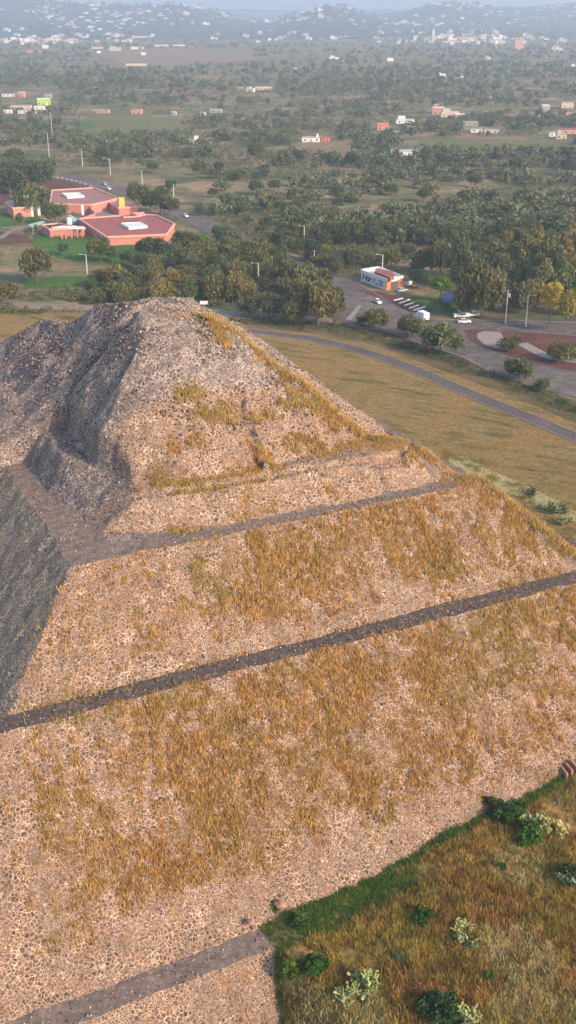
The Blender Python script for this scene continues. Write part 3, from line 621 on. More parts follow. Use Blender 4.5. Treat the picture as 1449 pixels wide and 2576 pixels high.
def tree_proto(key, seed, lobes, leaves, R, leaf, droop, base, cz, h):
    V, Fc, c, ls = crown_np(seed, lobes, leaves, R, leaf, droop, base, cz)
    cm = mesh_np('crown', V, Fc, M['leaf'], col=c)
    mb = trunk_mb(ls, h, cz, R, seed); tm = bpy.data.meshes.new('trunk'); tm.from_pydata([tuple(map(float, v)) for v in mb.v], [], mb.f); tm.materials.append(M['bark'])
    TREES.setdefault(key, []).append((cm, tm))
G1 = (.135, .132, .062); G2 = (.085, .105, .050); G3 = (.145, .15, .07)
for s in range(4): tree_proto('pepper', 10 + s, 22, 4000, (1.05, 1.05, .78), .075, .9, G1, .80, .45)
for s in range(4): tree_proto('round', 30 + s, 18, 3000, (1, 1, .85), .07, .25, G2, .85, .4)
for s in range(2): tree_proto('tall', 50 + s, 16, 2200, (.7, .7, 1.5), .075, .7, G3, 1.7, .8)
for s in range(2): tree_proto('yellow', 60 + s, 18, 2600, (.9, .9, 1.35), .07, .3, (.30, .26, .04), 1.55, .8)
for s in range(2): tree_proto('bright', 70 + s, 16, 2600, (1, 1, .9), .07, .2, (.07, .14, .03), 1.1, .6)
for s in range(5): tree_proto('far', 80 + s, 11, 800, (1, 1, .8), .13, .3, (.085, .108, .052), .85, .4)
TL = {}
REC = []
def tree(kind, x, y, wpx, region, zsc=None, word=None):
    """base of the trunk at view point (x, y) on the ground, crown wpx wide in that view"""
    px, py, _ = P(x, y, 0); dist_ = math.hypot(py * math.cos(PITCH) + H * math.sin(PITCH), 0)
    r = wpx / 2.5156 / 2 * dist_ / F
    REC.append([kind, x, y, px, py, r * .98, region, zsc, word])
def T(conv, kind, lst, region):
    for i_, it in enumerate(lst):
        if region == 'in the middle scrubland' and i_ % 5 in (1, 4): continue
        X, Y, Wd = it[:3]; x, y = conv(X, Y); s = conv(1, 0)[0] - conv(0, 0)[0]
        tree(kind if len(it) < 4 else it[3], x, y, Wd * s, region)
T(R3, 'pepper', [(50, 225, 150), (165, 325, 150), (185, 665, 150), (20, 790, 140), (600, 770, 125), (500, 775, 90), (820, 775, 130), (640, 720, 120), (720, 690, 120), (870, 710, 110), (960, 745, 110), (1080, 765, 140), (1180, 765, 130), (1180, 680, 110), (1290, 575, 150), (1230, 740, 90)], 'between museum and pyramid')
T(R3, 'pepper', [(1260, 840, 105), (1370, 845, 115), (1330, 800, 90), (1420, 730, 100), (1360, 690, 90)], 'between museum and pyramid')
T(R3, 'round', [(278, 378, 130), (740, 550, 100), (800, 555, 130), (925, 510, 125), (1110, 470, 100), (1130, 545, 80), (560, 560, 80), (640, 585, 80), (320, 530, 60), (980, 640, 90), (460, 720, 70), (690, 600, 80)], 'on the museum lawns')
T(R3, 'tall', [(105, 415, 60), (185, 435, 32)], 'on the museum lawns')
T(R3, 'bright', [(1030, 580, 105), (1020, 530, 80)], 'on the museum lawns')
T(R3, 'round', [(700, 290, 130), (800, 335, 150), (860, 335, 100), (760, 310, 110), (240, 140, 100), (100, 130, 90), (30, 120, 90)], 'by the museum road')
T(R3, 'round', [(770, 115, 80), (860, 215, 90), (1000, 130, 90), (1180, 175, 80), (1290, 225, 90), (1420, 330, 100), (1010, 330, 70), (1100, 120, 70), (1330, 120, 70), (1070, 240, 60), (1210, 330, 70), (1310, 420, 60), (1400, 480, 90), (520, 60, 90), (640, 40, 80), (1380, 210, 80), (1290, 60, 110), (950, 60, 80)], 'on scrub behind the museum road')
T(R6, 'pepper', [(40, 380, 150), (150, 385, 210), (60, 300, 170), (160, 270, 170), (20, 200, 160), (230, 340, 110)], 'in the group left of the junction')
T(R6, 'pepper', [(440, 405, 120), (385, 380, 75), (600, 440, 150), (765, 525, 215), (1125, 510, 120), (1160, 660, 160), (1280, 710, 90), (1355, 565, 140), (1420, 560, 120)], 'on the verge below the junction')
T(R6, 'round', [(650, 195, 90), (760, 262, 105, 'bright'), (690, 200, 60), (850, 190, 120, 'tall'), (970, 345, 200, 'pepper'), (900, 330, 130, 'pepper'), (1050, 300, 110, 'pepper'), (1160, 320, 120, 'pepper'), (1230, 300, 130, 'pepper'), (1310, 400, 110, 'yellow'), (1395, 425, 110, 'yellow'), (1430, 200, 80, 'yellow'), (1430, 330, 110), (1380, 260, 120), (1300, 200, 120), (1180, 180, 120), (1080, 160, 120, 'pepper'), (1240, 110, 110, 'tall')], 'in the grove by the painted house')
T(R6, 'round', [(130, 60, 130), (230, 100, 110), (330, 95, 120), (420, 90, 100), (520, 90, 130), (600, 40, 110), (760, 40, 130), (880, 90, 120), (960, 60, 120), (1020, 20, 110)], 'behind the painted house')
T(R4, 'round', [(40, 320, 110), (100, 380, 130), (200, 390, 130), (250, 300, 110), (330, 330, 130), (350, 400, 110), (430, 330, 120), (480, 400, 90), (560, 360, 100), (600, 450, 100), (680, 460, 110), (120, 280, 110), (440, 180, 110), (520, 230, 110), (600, 240, 120), (680, 260, 120), (740, 240, 110), (840, 320, 130), (900, 300, 110), (960, 350, 140), (1040, 370, 130), (1120, 400, 140), (1200, 420, 140), (1280, 450, 130), (1350, 470, 120), (940, 190, 110), (1010, 180, 100), (1180, 260, 100), (870, 120, 90), (1060, 110, 100), (1150, 120, 120), (1260, 110, 120), (1400, 130, 120), (60, 60, 110), (200, 100, 120), (320, 90, 120), (600, 70, 90), (680, 80, 90), (770, 70, 90), (830, 80, 80), (920, 80, 90), (1230, 10, 100), (1410, 60, 110)], 'in the middle scrubland')
# a broad scatter of further trees on the plain, clumped
BLD_KEEP = []
def keepout(x, y):
    for cx, cy, rx, ry in KO:
        if abs(x - cx) < rx and abs(y - cy) < ry: return True
    return False
KO = [(75, 250, 80, 30), (330, 315, 130, 25), (430, 145, 200, 20), (1230, 365, 220, 20), (815, 378, 75, 22), (795, 348, 50, 12), (1130, 285, 55, 14), (980, 322, 50, 12), (1220, 328, 45, 10), (1410, 270, 60, 20), (1410, 335, 50, 14), (1020, 385, 45, 14), (660, 222, 30, 6), (500, 357, 30, 10), (300, 285, 60, 8), (100, 127, 50, 6)]
rt = random.Random(12)
def fill(n, x0, x1, y0, y1, wlo, whi, kinds, region, ok=lambda x, y: True):
    pts = []; k = 0
    while len(pts) < n and k < 4000:
        k += 1; x = rt.uniform(x0, x1); y = rt.uniform(y0, y1)
        if not ok(x, y) or any(abs(x - q[0]) < 20 and abs(y - q[1]) < 8 for q in pts): continue
        pts.append((x, y)); tree(rt.choice(kinds), x, y, rt.uniform(wlo, whi), region)
yroad = lambda x: np.interp(x, [0, 150, 318, 440, 540, 690, 868, 1000], [440, 441, 485, 532, 577, 642, 722, 800])
fill(34, 250, 850, 655, 765, 44, 66, ['pepper', 'pepper', 'round'], 'between museum and pyramid', lambda x, y: y > yroad(x) + 22 and y < 770)
fill(12, 480, 760, 625, 700, 40, 60, ['pepper', 'round'], 'on the museum lawns', lambda x, y: y > yroad(x) + 18)
fill(22, 1060, 1500, 670, 775, 52, 80, ['pepper', 'round', 'tall'], 'in the grove by the painted house', lambda x, y: y < 700 + (x - 1060) * .3)
fill(8, -20, 130, 425, 500, 50, 80, ['pepper', 'round'], 'by the museum road', lambda x, y: x < 110)
fill(14, 640, 900, 600, 700, 40, 56, ['round', 'pepper'], 'behind the painted house', lambda x, y: y < yroad(x) - 16)
placed = [(r[1], r[2]) for r in REC]
cand = []
r_ = random.Random(5)
tries = 0
while len(cand) < 4600 and tries < 90000:
    tries += 1
    y = 62 + (r_.random() ** 1.25) * 560; x = r_.uniform(-160, 1610)
    X, Y, _ = P(x, y, 0); rr = math.hypot(X, Y)
    if rr > 6200: continue
    if keepout(x, y): continue
    if y > 420 and x < 480: continue
    if y > 370 and x < 140 + (y - 370) * 2.2: continue
    nz = float(fbm(X, Y, (70 if y > 330 else 130) if rr < 1500 else 260, 8))
    thr = .50 if y > 330 else (.465 if y > 200 else .42)
    if nz < thr + .22 * (r_.random() - .5): continue
    sep = 9 + (y - 60) * .055
    if any(abs(x - q[0]) < sep and abs(y - q[1]) < sep * .32 for q in placed[-500:]): continue
    placed.append((x, y)); cand.append((x, y, X, Y, r_.uniform(3.0, 6.8)))
cand.sort(key=lambda c: -c[1])
nind = 298 - len(REC)
for x, y, X, Y, r in cand[:nind]:
    col = 'left' if x < 480 else ('central' if x < 960 else 'right')
    band = 'nearer' if y > 400 else ('middle' if y > 330 else 'farther')
    REC.append([r_.choice(['round', 'round', 'far', 'pepper']), x, y, X, Y, r, 'on the %s %s plain' % (band, col), None, None])
# far woodland as one mass
def lowtrees(items, k_leaf, tint=(.105, .125, .065)):
    Vs, Cs = [], []
    for i, (X, Y, z0, r) in enumerate(items):
        dd_ = math.hypot(X, Y); q = np.random.RandomState(i); k = k_leaf if dd_ > 1700 else int(k_leaf * 2.6); fs = 1.0 if dd_ > 1700 else .62
        nl = 6; ln = q.normal(size=(nl, 3)); ln /= np.linalg.norm(ln, axis=1)[:, None]; ln = ln * q.uniform(.3, .65, (nl, 1)) * np.array([1, 1, .6])
        u = q.normal(size=(k, 3)); u /= np.linalg.norm(u, axis=1)[:, None]; wh = q.randint(0, nl, k)
        p = (ln[wh] + u * q.uniform(.25, .5, (k, 1)) * np.array([1, 1, .85])) * r; p[:, 2] += r * .62
        d1 = q.normal(size=(k, 3)); d1 /= np.linalg.norm(d1, axis=1)[:, None]; d2 = np.cross(d1, q.normal(size=(k, 3))); d2 /= np.linalg.norm(d2, axis=1)[:, None]
        s = r * .24 * fs * q.uniform(.6, 1.4, (k, 1)); p = p + np.array([X, Y, z0])
        Vs.append(np.stack([p - d1 * s, p + d2 * s * .7, p + d1 * s, p - d2 * s * .7], 1).reshape(-1, 3))
        c = np.array(tint) * q.uniform(.7, 1.35) * q.uniform(.7, 1.35, (k, 1)) * np.array([q.uniform(.85, 1.25), 1, q.uniform(.8, 1.1)]); Cs.append(np.repeat(c, 4, 0))
    V = np.concatenate(Vs); return V, np.arange(len(V)).reshape(-1, 4), np.concatenate(Cs)
M['leafs'] = tintmat('woodland_leaf', .9, .2)
items = [(X, Y, 0, r * (1 if math.hypot(X, Y) < 1500 else 1.25)) for x, y, X, Y, r in cand[nind:]]
for _ in range(700):                          # woods on the hills
    az = math.radians(r_.uniform(-17, 17)); r = r_.uniform(4400, 7600); X = r * math.sin(az); Y = r * math.cos(az)
    items.append((X, Y, float(zhill(X, Y)) + 1, r_.uniform(9, 20)))
V, Fc, c_ = lowtrees(items, 42)
tag(link('distant_woodland', mesh_np('distant_woodland', V, Fc, M['leafs'], col=c_)), 'hazy far woodland spreading over the plain to the hills', 'woodland', kind='stuff')
# low scrub
sc_items = []
tries = 0
while len(sc_items) < 10500 and tries < 160000:
    tries += 1
    y = 200 + (r_.random() ** 1.0) * 590; x = r_.uniform(-60, 1510)
    if y > 760 and x > 560: continue
    if 560 < y and x > 840 and y > 700: continue
    if keepout(x, y): continue
    if x < 540 and 420 < y < 640 and not (y > 625): continue
    X, Y, _ = P(x, y, 0)
    if float(fbm(X, Y, 60, 14)) < .36 + .2 * r_.random(): continue
    yr = np.interp(x, [0, 150, 318, 440, 540, 690, 868, 1000], [440, 441, 485, 532, 577, 642, 722, 800])
    if abs(y - yr) < 14 or (abs(y - (766 + x * .036)) < 12) or (60 < x < 262 and 690 < y < 727): continue
    sc_items.append((X, Y, 0, r_.uniform(.6, 2.3) * (1.3 if y < 400 else 1)))
V, Fc, c_ = lowtrees(sc_items, 16, (.12, .13, .062))
tag(link('scrub', mesh_np('scrub', V, Fc, M['leafs'], col=c_)), 'low grey-green scrub and weeds covering the plain', 'scrub', kind='stuff')

# individual trees, labelled row by row
SCL = {'between museum and pyramid': 1.3, 'in the group left of the junction': 1.12, 'on the verge below the junction': 1.12, 'in the grove by the painted house': 1.3, 'in the middle scrubland': .78, 'on the museum lawns': 1.25, 'by the museum road': 1.15}
byreg = {}
for r in REC: byreg.setdefault(r[6], []).append(r)
WORD = {'pepper': 'weeping grey-green pepper tree', 'round': 'dark round-crowned tree', 'far': 'small dark round-crowned tree', 'tall': 'slim loose-crowned tree', 'yellow': 'tall yellow-leaved tree', 'bright': 'bright green leafy tree'}
NAME = {'pepper': 'pepper_tree', 'round': 'round_tree', 'far': 'round_tree', 'tall': 'slim_tree', 'yellow': 'yellow_tree', 'bright': 'green_tree'}
for reg, lst in byreg.items():
    kinds = {}
    for r in lst: kinds.setdefault(WORD[r[0]], []).append(r)
    for wd, l2 in kinds.items():
        l2.sort(key=lambda r: r[1])
        for i, r in enumerate(l2):
            kind, x, y, X, Y, rad = r[:6]
            lab = '%s, %s from the left %s' % (wd, ORD[i] if i < len(ORD) else 'last', reg)
            t = thing(NAME[kind], (X, Y, 0), lab, 'tree', 'trees ' + reg, rz=r_.uniform(0, 6.28))
            s = rad * SCL.get(reg, 1.0); t.scale = (s, s, s * r_.uniform(.95, 1.3) * (1.25 if 'grove' in reg or 'left of the junction' in reg else 1))
            cm, tm = r_.choice(TREES[kind])
            link('trunk', tm, t); link('crown', cm, t)

# bushes and cacti in the meadow at lower right
def ab_of_px(x, y):
    z = 0.0
    for _ in range(12):
        q = P(x, y, z); z = float(zground(q[0], q[1]))
    return q[0], q[1], z
def bush(x, y, r, label, base, leaf=.085, k=2400, flat_=.8):
    X, Y, z = ab_of_px(x, y); V, Fc, c, ls = crown_np(int(x), 10, k, (1, 1, flat_), leaf, .1, tuple(1.25 * q_ for q_ in base), .45)
    r = r * .84
    t = thing('bush', (X, Y, z), label, 'bush', 'bushes in the meadow', rz=x); t.scale = (r, r, r)
    link('foliage', mesh_np('foliage', V, Fc, M['leaf'], col=c), t)
    mb = MB(); [mb.cyl((0, 0, -.1), (q[0] * .7, q[1] * .7, q[2] * .7 + .45), .035, .012, 5) for q in ls[:6]]; mb.build('stem', M['bark'], t)
bush(1068, 2312, 2.0, 'dark green leafy bush standing alone right of the two bare earth patches', (.045, .09, .02))
bush(797, 2440, 2.1, 'dark green bush left of the bare reddish earth patch near the lower wall', (.04, .08, .02))
bush(1230, 2462, 1.0, 'small round green bush alone in the olive grass', (.06, .11, .02))
bush(1330, 2110, 2.6, 'bright green bush beside the pale flowering cactus at the meadow top', (.06, .12, .02))
bush(1265, 2185, .9, 'small green bush just above the pale bare patch', (.05, .10, .02))
bush(735, 2560, 2.2, 'olive green bush at the bottom edge beside the lowest wall', (.06, .10, .02))
bush(1110, 2555, 3.0, 'broad dark shadowy bush at the bottom edge between two cacti', (.03, .055, .022))
bush(1445, 2215, 2.6, 'dark bush with a grey cactus at the right edge of the meadow', (.03, .06, .025))
bush(1180, 2385, 1.1, 'small grey-green shrub between the earth patches and the olive grass', (.10, .14, .08))
bush(1285, 2060, 2.6, 'wide dark green shrub at the end of the green strip', (.04, .075, .02))
bush(690, 2290, 1.2, 'low green shrub growing where the wall foot meets the terrace', (.05, .10, .02))
bush(1240, 2030, 2.0, 'grey-green shrub on the shaded green strip under the wall', (.05, .085, .03))
bush(760, 2330, 1.7, 'dull green shrub at the left end of the meadow', (.06, .09, .03))
bush(1000, 2410, .9, 'tiny pale green shrub above the open-armed cactus', (.13, .16, .08))
bush(1395, 1270, .1, 'x', (.05, .1, .02)) if False else None
def cactus(x, y, s, label, tint, ground=None):
    X, Y, z = ground or ab_of_px(x, y); r = np.random.RandomState(int(x) + 1); t = thing('prickly_pear', (X, Y, z), label, 'cactus', 'prickly pear cacti in the meadow')
    nU, nV = 8, 6; u = np.linspace(0, 2 * math.pi, nU, endpoint=False); vv = np.linspace(0, math.pi, nV)
    def pad(p, d, L, wd, an):
        d = d / np.linalg.norm(d); side_ = np.array([math.cos(an), math.sin(an), 0]); side_ = side_ - d * side_.dot(d); side_ /= np.linalg.norm(side_); nn_ = np.cross(d, side_)
        V = []
        for b in vv:
            for a in u: V.append(p + d * (L / 2 - L / 2 * math.cos(b)) + side_ * wd / 2 * math.sin(b) * math.cos(a) + nn_ * .05 * math.sin(b) * math.sin(a))
        Fc = [(i * nU + j, i * nU + (j + 1) % nU, (i + 1) * nU + (j + 1) % nU, (i + 1) * nU + j) for i in range(nV - 1) for j in range(nU)]
        return np.array(V), np.array(Fc)
    Vs, Fs, Cs, o = [], [], [], 0
    stem = MB()
    tips = []
    for k in range(7):
        a = r.uniform(0, 6.28); d = np.array([math.cos(a) * 1.2, math.sin(a) * .7, 1.0]); tips.append((np.array([math.cos(a) * .2, math.sin(a) * .2, 0]), d, 0)); stem.cyl((0, 0, -.1), tuple(np.array([math.cos(a) * .25, math.sin(a) * .25, .3])), .09, .06, 6)
    while tips:
        p, d, lv = tips.pop(); L = r.uniform(.30, .42) * s; V, Fc = pad(p, d, L, L * .7, r.uniform(0, 3.14))
        Vs.append(V); Fs.append(Fc + o); o += len(V); Cs.append(np.tile(np.array(tint) * np.array([1.15, 1.0, .75]) * r.uniform(.7, 1.3), (len(V), 1)))
        if lv < 4:
            for _ in range(r.randint(2, 4) if lv < 2 else r.randint(1, 3) if lv < 3 else r.randint(0, 2)):
                e = p + d / np.linalg.norm(d) * L * r.uniform(.75, .95); tips.append((e, d / np.linalg.norm(d) + r.normal(0, .55, 3) * np.array([1, 1, .5]) + np.array([0, 0, .1]), lv + 1))
    link('pads', mesh_np('pads', np.concatenate(Vs), np.concatenate(Fs), M['cactus'], col=np.concatenate(Cs), smooth=True), t)
    stem.build('stem', M['bark'], t)
cactus(925, 2485, 1.6, 'large prickly pear with pale lit pads right of the bare earth patch', (.26, .33, .16))
cactus(880, 2520, 1.3, 'prickly pear cluster at the foot of the large pale one', (.22, .29, .15))
cactus(1170, 2565, 1.4, 'pale prickly pear cut by the bottom edge of the picture', (.28, .33, .18))
cactus(1345, 2085, 1.5, 'grey prickly pear with dark gaps near the meadow top', (.20, .27, .17))
cactus(1385, 2100, 1.5, 'cream-tipped prickly pear right of the grey one', (.34, .35, .16))
cactus(1430, 2230, 1.4, 'grey-blue prickly pear in the dark bush at the right edge', (.16, .23, .18))
cactus(1178, 2370, 1.1, 'grey-green prickly pear beside the small shrub mid meadow', (.19, .25, .16))
cactus(1165, 2340, .9, 'little open-armed prickly pear with pale green pads', (.30, .34, .18))
cactus(1405, 1290, 1.9, 'prickly pear on the pale field edge beyond the right hip', (.10, .14, .08), ground=P(1405, 1290, 0))
cactus(1330, 1245, 1.5, 'dark prickly pear farther along the pale field edge', (.09, .13, .07), ground=P(1330, 1245, 0))
cactus(1418, 1320, 1.5, 'pale prickly pear in front of the dark one on the field edge', (.20, .24, .13), ground=P(1418, 1320, 0))
# blocks and rocks
def rock(x, y, z, s, label, mat, seed):
    X, Y, _ = P(x, y, z); r = np.random.RandomState(seed); v = IV * np.array(s) * r.uniform(.8, 1.2, (12, 1)); mb = MB(); mb.add(v + np.array([0, 0, s[2] * .3]), [tuple(f) for f in IF]); o = mb.build('rock', mat, loc=(X, Y, z)); tag(o, label, 'rock')
    b = o.modifiers.new('b', 'BEVEL'); b.width = .05
zc_ = lambda x, y: ab_of_px(x, y)[2]
rock(792, 2224, zc_(792, 2224), (.5, .4, .3), 'single white rock lying on the green strip', M['white'], 1)
rock(632, 2322, .2, (.6, .55, .5), 'square reddish block left of the other at the wall foot', M['block'], 2)
rock(706, 2278, .6, (.9, .7, .5), 'larger reddish block beside the green strip', M['block'], 3)
mb = MB()
for i in range(3): mb.wall((i * .8, 0), (i * .8 + .2, 1.2 + .2 * i), 0, 1.1 + .25 * i, .3)
q = P(1425, 1955, 2.6); o = mb.build('masonry_buttress', M['block'], loc=(q[0], q[1], 2.2), rz=math.radians(25)); tag(o, 'tan masonry ribs at the wall foot on the right edge', 'buttress')

# ------------------------------------------------------------ museum
def polyz(conv, pts, z): return [P(*conv(x, y), z)[:2] for x, y in pts]
mus = thing('museum', P(*Mc(700, 420), 0), 'low pink-walled museum with red roofs and two white skylights', 'museum')
mx, my, _z = mus.location
def loc_(pts): return [(p[0] - mx, p[1] - my) for p in pts]
def block(name, pts, z, wall, roof, lip=True, liph=.55):
    pts = loc_(polyz(Mc, pts, z)); mb = MB(); mb.prism(pts, 0, z - .25); w_ = mb.build(name + '_walls', wall, mus)
    cx = sum(p[0] for p in pts) / len(pts); cy = sum(p[1] for p in pts) / len(pts)
    mb = MB(); mb.prism([(cx + (p[0] - cx) * .997, cy + (p[1] - cy) * .997) for p in pts], z - .24, z); mb.build(name + '_roof', roof, mus)
    if lip: mb = MB(); mb.wallring(pts, z - .3, z + liph, .7); mb.build(name + '_parapet', M['pink_lip'], mus)
    return pts
block('back_hall', [(398, 234), (715, 216), (897, 294), (815, 320), (700, 345), (380, 338)], 4.4, M['pink'], M['brown_roof'])
block('front_hall', [(600, 452), (930, 428), (948, 442), (1055, 434), (1110, 420), (1190, 425), (1330, 492), (1270, 572), (812, 592)], 3.6, M['pink'], M['red_roof'])
block('tower_block', [(818, 320), (888, 316), (1005, 340), (1052, 362), (905, 368)], 3.6, M['pink'], M['brown_roof'])
block('porch', [(1000, 402), (1100, 394), (1104, 415), (1050, 424)], 4.2, M['pink'], M['pink_lip'], False)
block('annex', [(315, 500), (440, 488), (645, 522), (380, 534)], 3.4, M['pink'], M['black'])
block('left_wing', [(45, 328), (130, 300), (240, 330), (225, 362), (100, 372)], 4.6, M['pink'], M['roof_grey'])
def mbox(name, conv, pts, z0, z1, mat, parent=None):
    p = loc_(polyz(conv, pts, z1)); mb = MB(); mb.prism(p, z0, z1); return mb.build(name, mat, parent or mus)
for pts, zr in (([(475, 254), (605, 250), (640, 272), (515, 280)], 4.4), ([(925, 482), (1072, 475), (1122, 502), (985, 515)], 3.6)):
    s_ = mbox('skylight', Mc, pts, zr - .1, zr + 1.0, M['skylight'])
    p = loc_(polyz(Mc, pts, zr + 1.0)); mb = MB(); mb.wallring(p, zr - .1, zr + 1.15, .35); mb.build('frame', M['white'], s_)
    mb = MB()
    for k in range(1, 5):
        t_ = k / 5; mb.wall(tuple(np.array(p[0]) * (1 - t_) + np.array(p[1]) * t_), tuple(np.array(p[3]) * (1 - t_) + np.array(p[2]) * t_), zr + 1.0, zr + 1.08, .12)
    mb.build('glazing_bar', M['white'], s_)
mbox('ticket_tower', Mc, [(900, 284), (945, 282), (948, 288), (906, 291)], 3.5, 8.2, M['yellow'])
mbox('courtyard_paving', Mc, [(700, 345), (820, 325), (905, 405), (905, 425), (640, 432), (560, 412)], 0.1, .2, M['concrete_dk'])
mb = MB(); cw = loc_(polyz(Mc, [(570, 344), (672, 337), (720, 388), (622, 424)], 4.2))
for i in range(3): mb.wall(cw[i], cw[i + 1], 0, 4.2 - i * .6, .5)
mb.build('courtyard_wall', M['pink'], mus)
mb = MB(); cw = loc_(polyz(Mc, [(240, 355), (293, 345), (628, 345)], 5))
for p in cw: mb.box(p[0] - .6, p[1] - .5, 0, p[0] + .6, p[1] + .5, 5.0)
mb.build('white_piers', M['white'], mus)
mb = MB(); cw = loc_(polyz(Mc, [(470, 540), (500, 538), (545, 534), (590, 530), (628, 527)], 3.6))
for p in cw: mb.box(p[0] - .3, p[1] - .9, 0, p[0] + .3, p[1] + .4, 3.7)
mb.build('wall_buttress', M['pink'], mus)
mbox('entrance_canopy', Mc, [(525, 412), (600, 452), (560, 468), (535, 440)], 3.0, 3.3, M['blue_canopy'])
mbox('annex_walkway', Mc, [(390, 512), (480, 500), (640, 505), (645, 522), (500, 520)], 3.42, 3.9, M['white'])
mb = MB(); tp = loc_([P(*Mc(530, 490), 3.8)[:2]])[0]; mb.cyl((*tp, 3.8), (*tp, 6.4), 1.3, 1.3, 14); mb.cyl((*tp, 6.4), (*tp, 6.9), 1.3, .5, 14); mb.build('roof_tank', M['white'], mus)
mb = MB(); cp = polyz(Mc, [(212, 495), (318, 465), (345, 475), (250, 518)], 3)
mb.prism(cp, 2.9, 3.1)
for p in cp: mb.cyl((*p, 0), (*p, 2.9), .12, .12, 6)
o = mb.build('entrance_canopy', M['green_sheet']); tag(o, 'pale green sheet canopy on posts left of the museum annex', 'canopy')
# bollards along the curve of the red car park
bq = [(225, 118), (265, 120), (300, 122), (335, 126), (370, 130), (405, 134), (440, 139), (475, 145), (510, 152), (545, 160), (580, 168), (615, 178), (650, 188), (690, 204)]
for i, (x, y) in enumerate(bq):
    p = P(*Mc(x, y), 0); mb = MB(); mb.box(-1.1, -.5, 0, 1.1, .5, 1.1, taper=.15); o = mb.build('planter_block', M['concrete_dk'], loc=p, rz=.3); tag(o, 'dark block bordering the red car park, %s from the left' % ORD[i], 'block', 'blocks round the red car park')

# ------------------------------------------------------------ painted house by the junction
ph = thing('painted_house', P(*Nc(270, 225), 0), 'white house with graffiti-painted side wall, red roof and orange corners', 'house')
hx0, hy0, _z = ph.location
hl = lambda pts, z: [(p[0] - hx0, p[1] - hy0) for p in polyz(Nc, pts, z)]
z1 = 4.2
base = hl([(145, 122), (298, 178), (398, 162), (250, 104)], z1)
mb = MB(); mb.prism(base, 0, z1 - .5); mb.build('walls', M['white'], ph)
mb = MB(); mb.wallring(base, z1 - .5, z1 + .3, .4); mb.build('parapet', M['white'], ph)
rf = hl([(232, 110), (330, 128), (345, 155), (318, 166), (225, 132)], 5.2); mb = MB(); mb.prism(rf, z1 - .4, 5.2); mb.build('roof', M['red_roof'], ph)
def lerp(p, q, t): return (p[0] + (q[0] - p[0]) * t, p[1] + (q[1] - p[1]) * t)
A0, A1, A2 = base[0], base[1], base[2]
def onwall(p, q, t0, t1, z0, z1, m, name, off=.12, parent=ph, lab=None):
    a = lerp(p, q, t0); b = lerp(p, q, t1); mb = MB(); mb.wall(a, b, z0, z1, .5); o = mb.build(name, m, parent)
    if lab: o['label'] = lab
    return o
onwall(A1, A2, .02, .25, 0, 3.4, M['orange'], 'corner_pier'); onwall(A1, A2, .72, .98, 0, 3.4, M['orange'], 'corner_pier')
onwall(A1, A2, .27, .70, 0, 3.0, M['door'], 'gate')
mp = [M[k] for k in ()]
for i, (c0, nm) in enumerate([((.10, .30, .42), 'teal'), ((.12, .12, .28), 'navy'), ((.25, .45, .50), 'aqua'), ((.30, .10, .16), 'wine'), ((.06, .07, .10), 'ink')]): M['mural' + str(i)] = flat('mural_' + nm, c0, .8)
r = random.Random(4)
for i in range(5):
    mb = MB()
    for k in range(9):
        t = r.uniform(.08, .9); zz = r.uniform(.8, 2.7); a = np.array(lerp(A0, A1, t)); dv = np.array(A1) - np.array(A0); dv = dv / np.linalg.norm(dv); nn = np.array([dv[1], -dv[0]]) * .04
        if nn[1] > 0: nn = -nn
        nn = nn * (1 + .25 * i + .02 * k)
        ws = r.uniform(.25, .9); hs = r.uniform(.2, .7); c = a + nn; n_ = 7; ph0 = r.uniform(0, 6)
        vs = [(c[0] + dv[0] * ws * math.cos(6.283 * j / n_ + ph0) * r.uniform(.6, 1), c[1] + dv[1] * ws * math.cos(6.283 * j / n_ + ph0) * r.uniform(.6, 1), zz + hs * math.sin(6.283 * j / n_ + ph0)) for j in range(n_)]
        vs = [(*(c + dv * ws * math.cos(6.283 * j / n_)), zz + hs * math.sin(6.283 * j / n_) * (.7 + .3 * (j % 2))) for j in range(n_)]
        mb.add(vs, [tuple(range(n_))])
    mb.build('painted_mural', M['mural' + str(i)], ph)
q0 = P(*Nc(400, 222), 0); q1 = P(*Nc(450, 205), 0); mb = MB(); mb.wall(q0[:2], q1[:2], 0, 1.3, .3); o = mb.build('low_wall', M['white']); tag(o, 'low white garden wall running right from the painted house', 'wall')

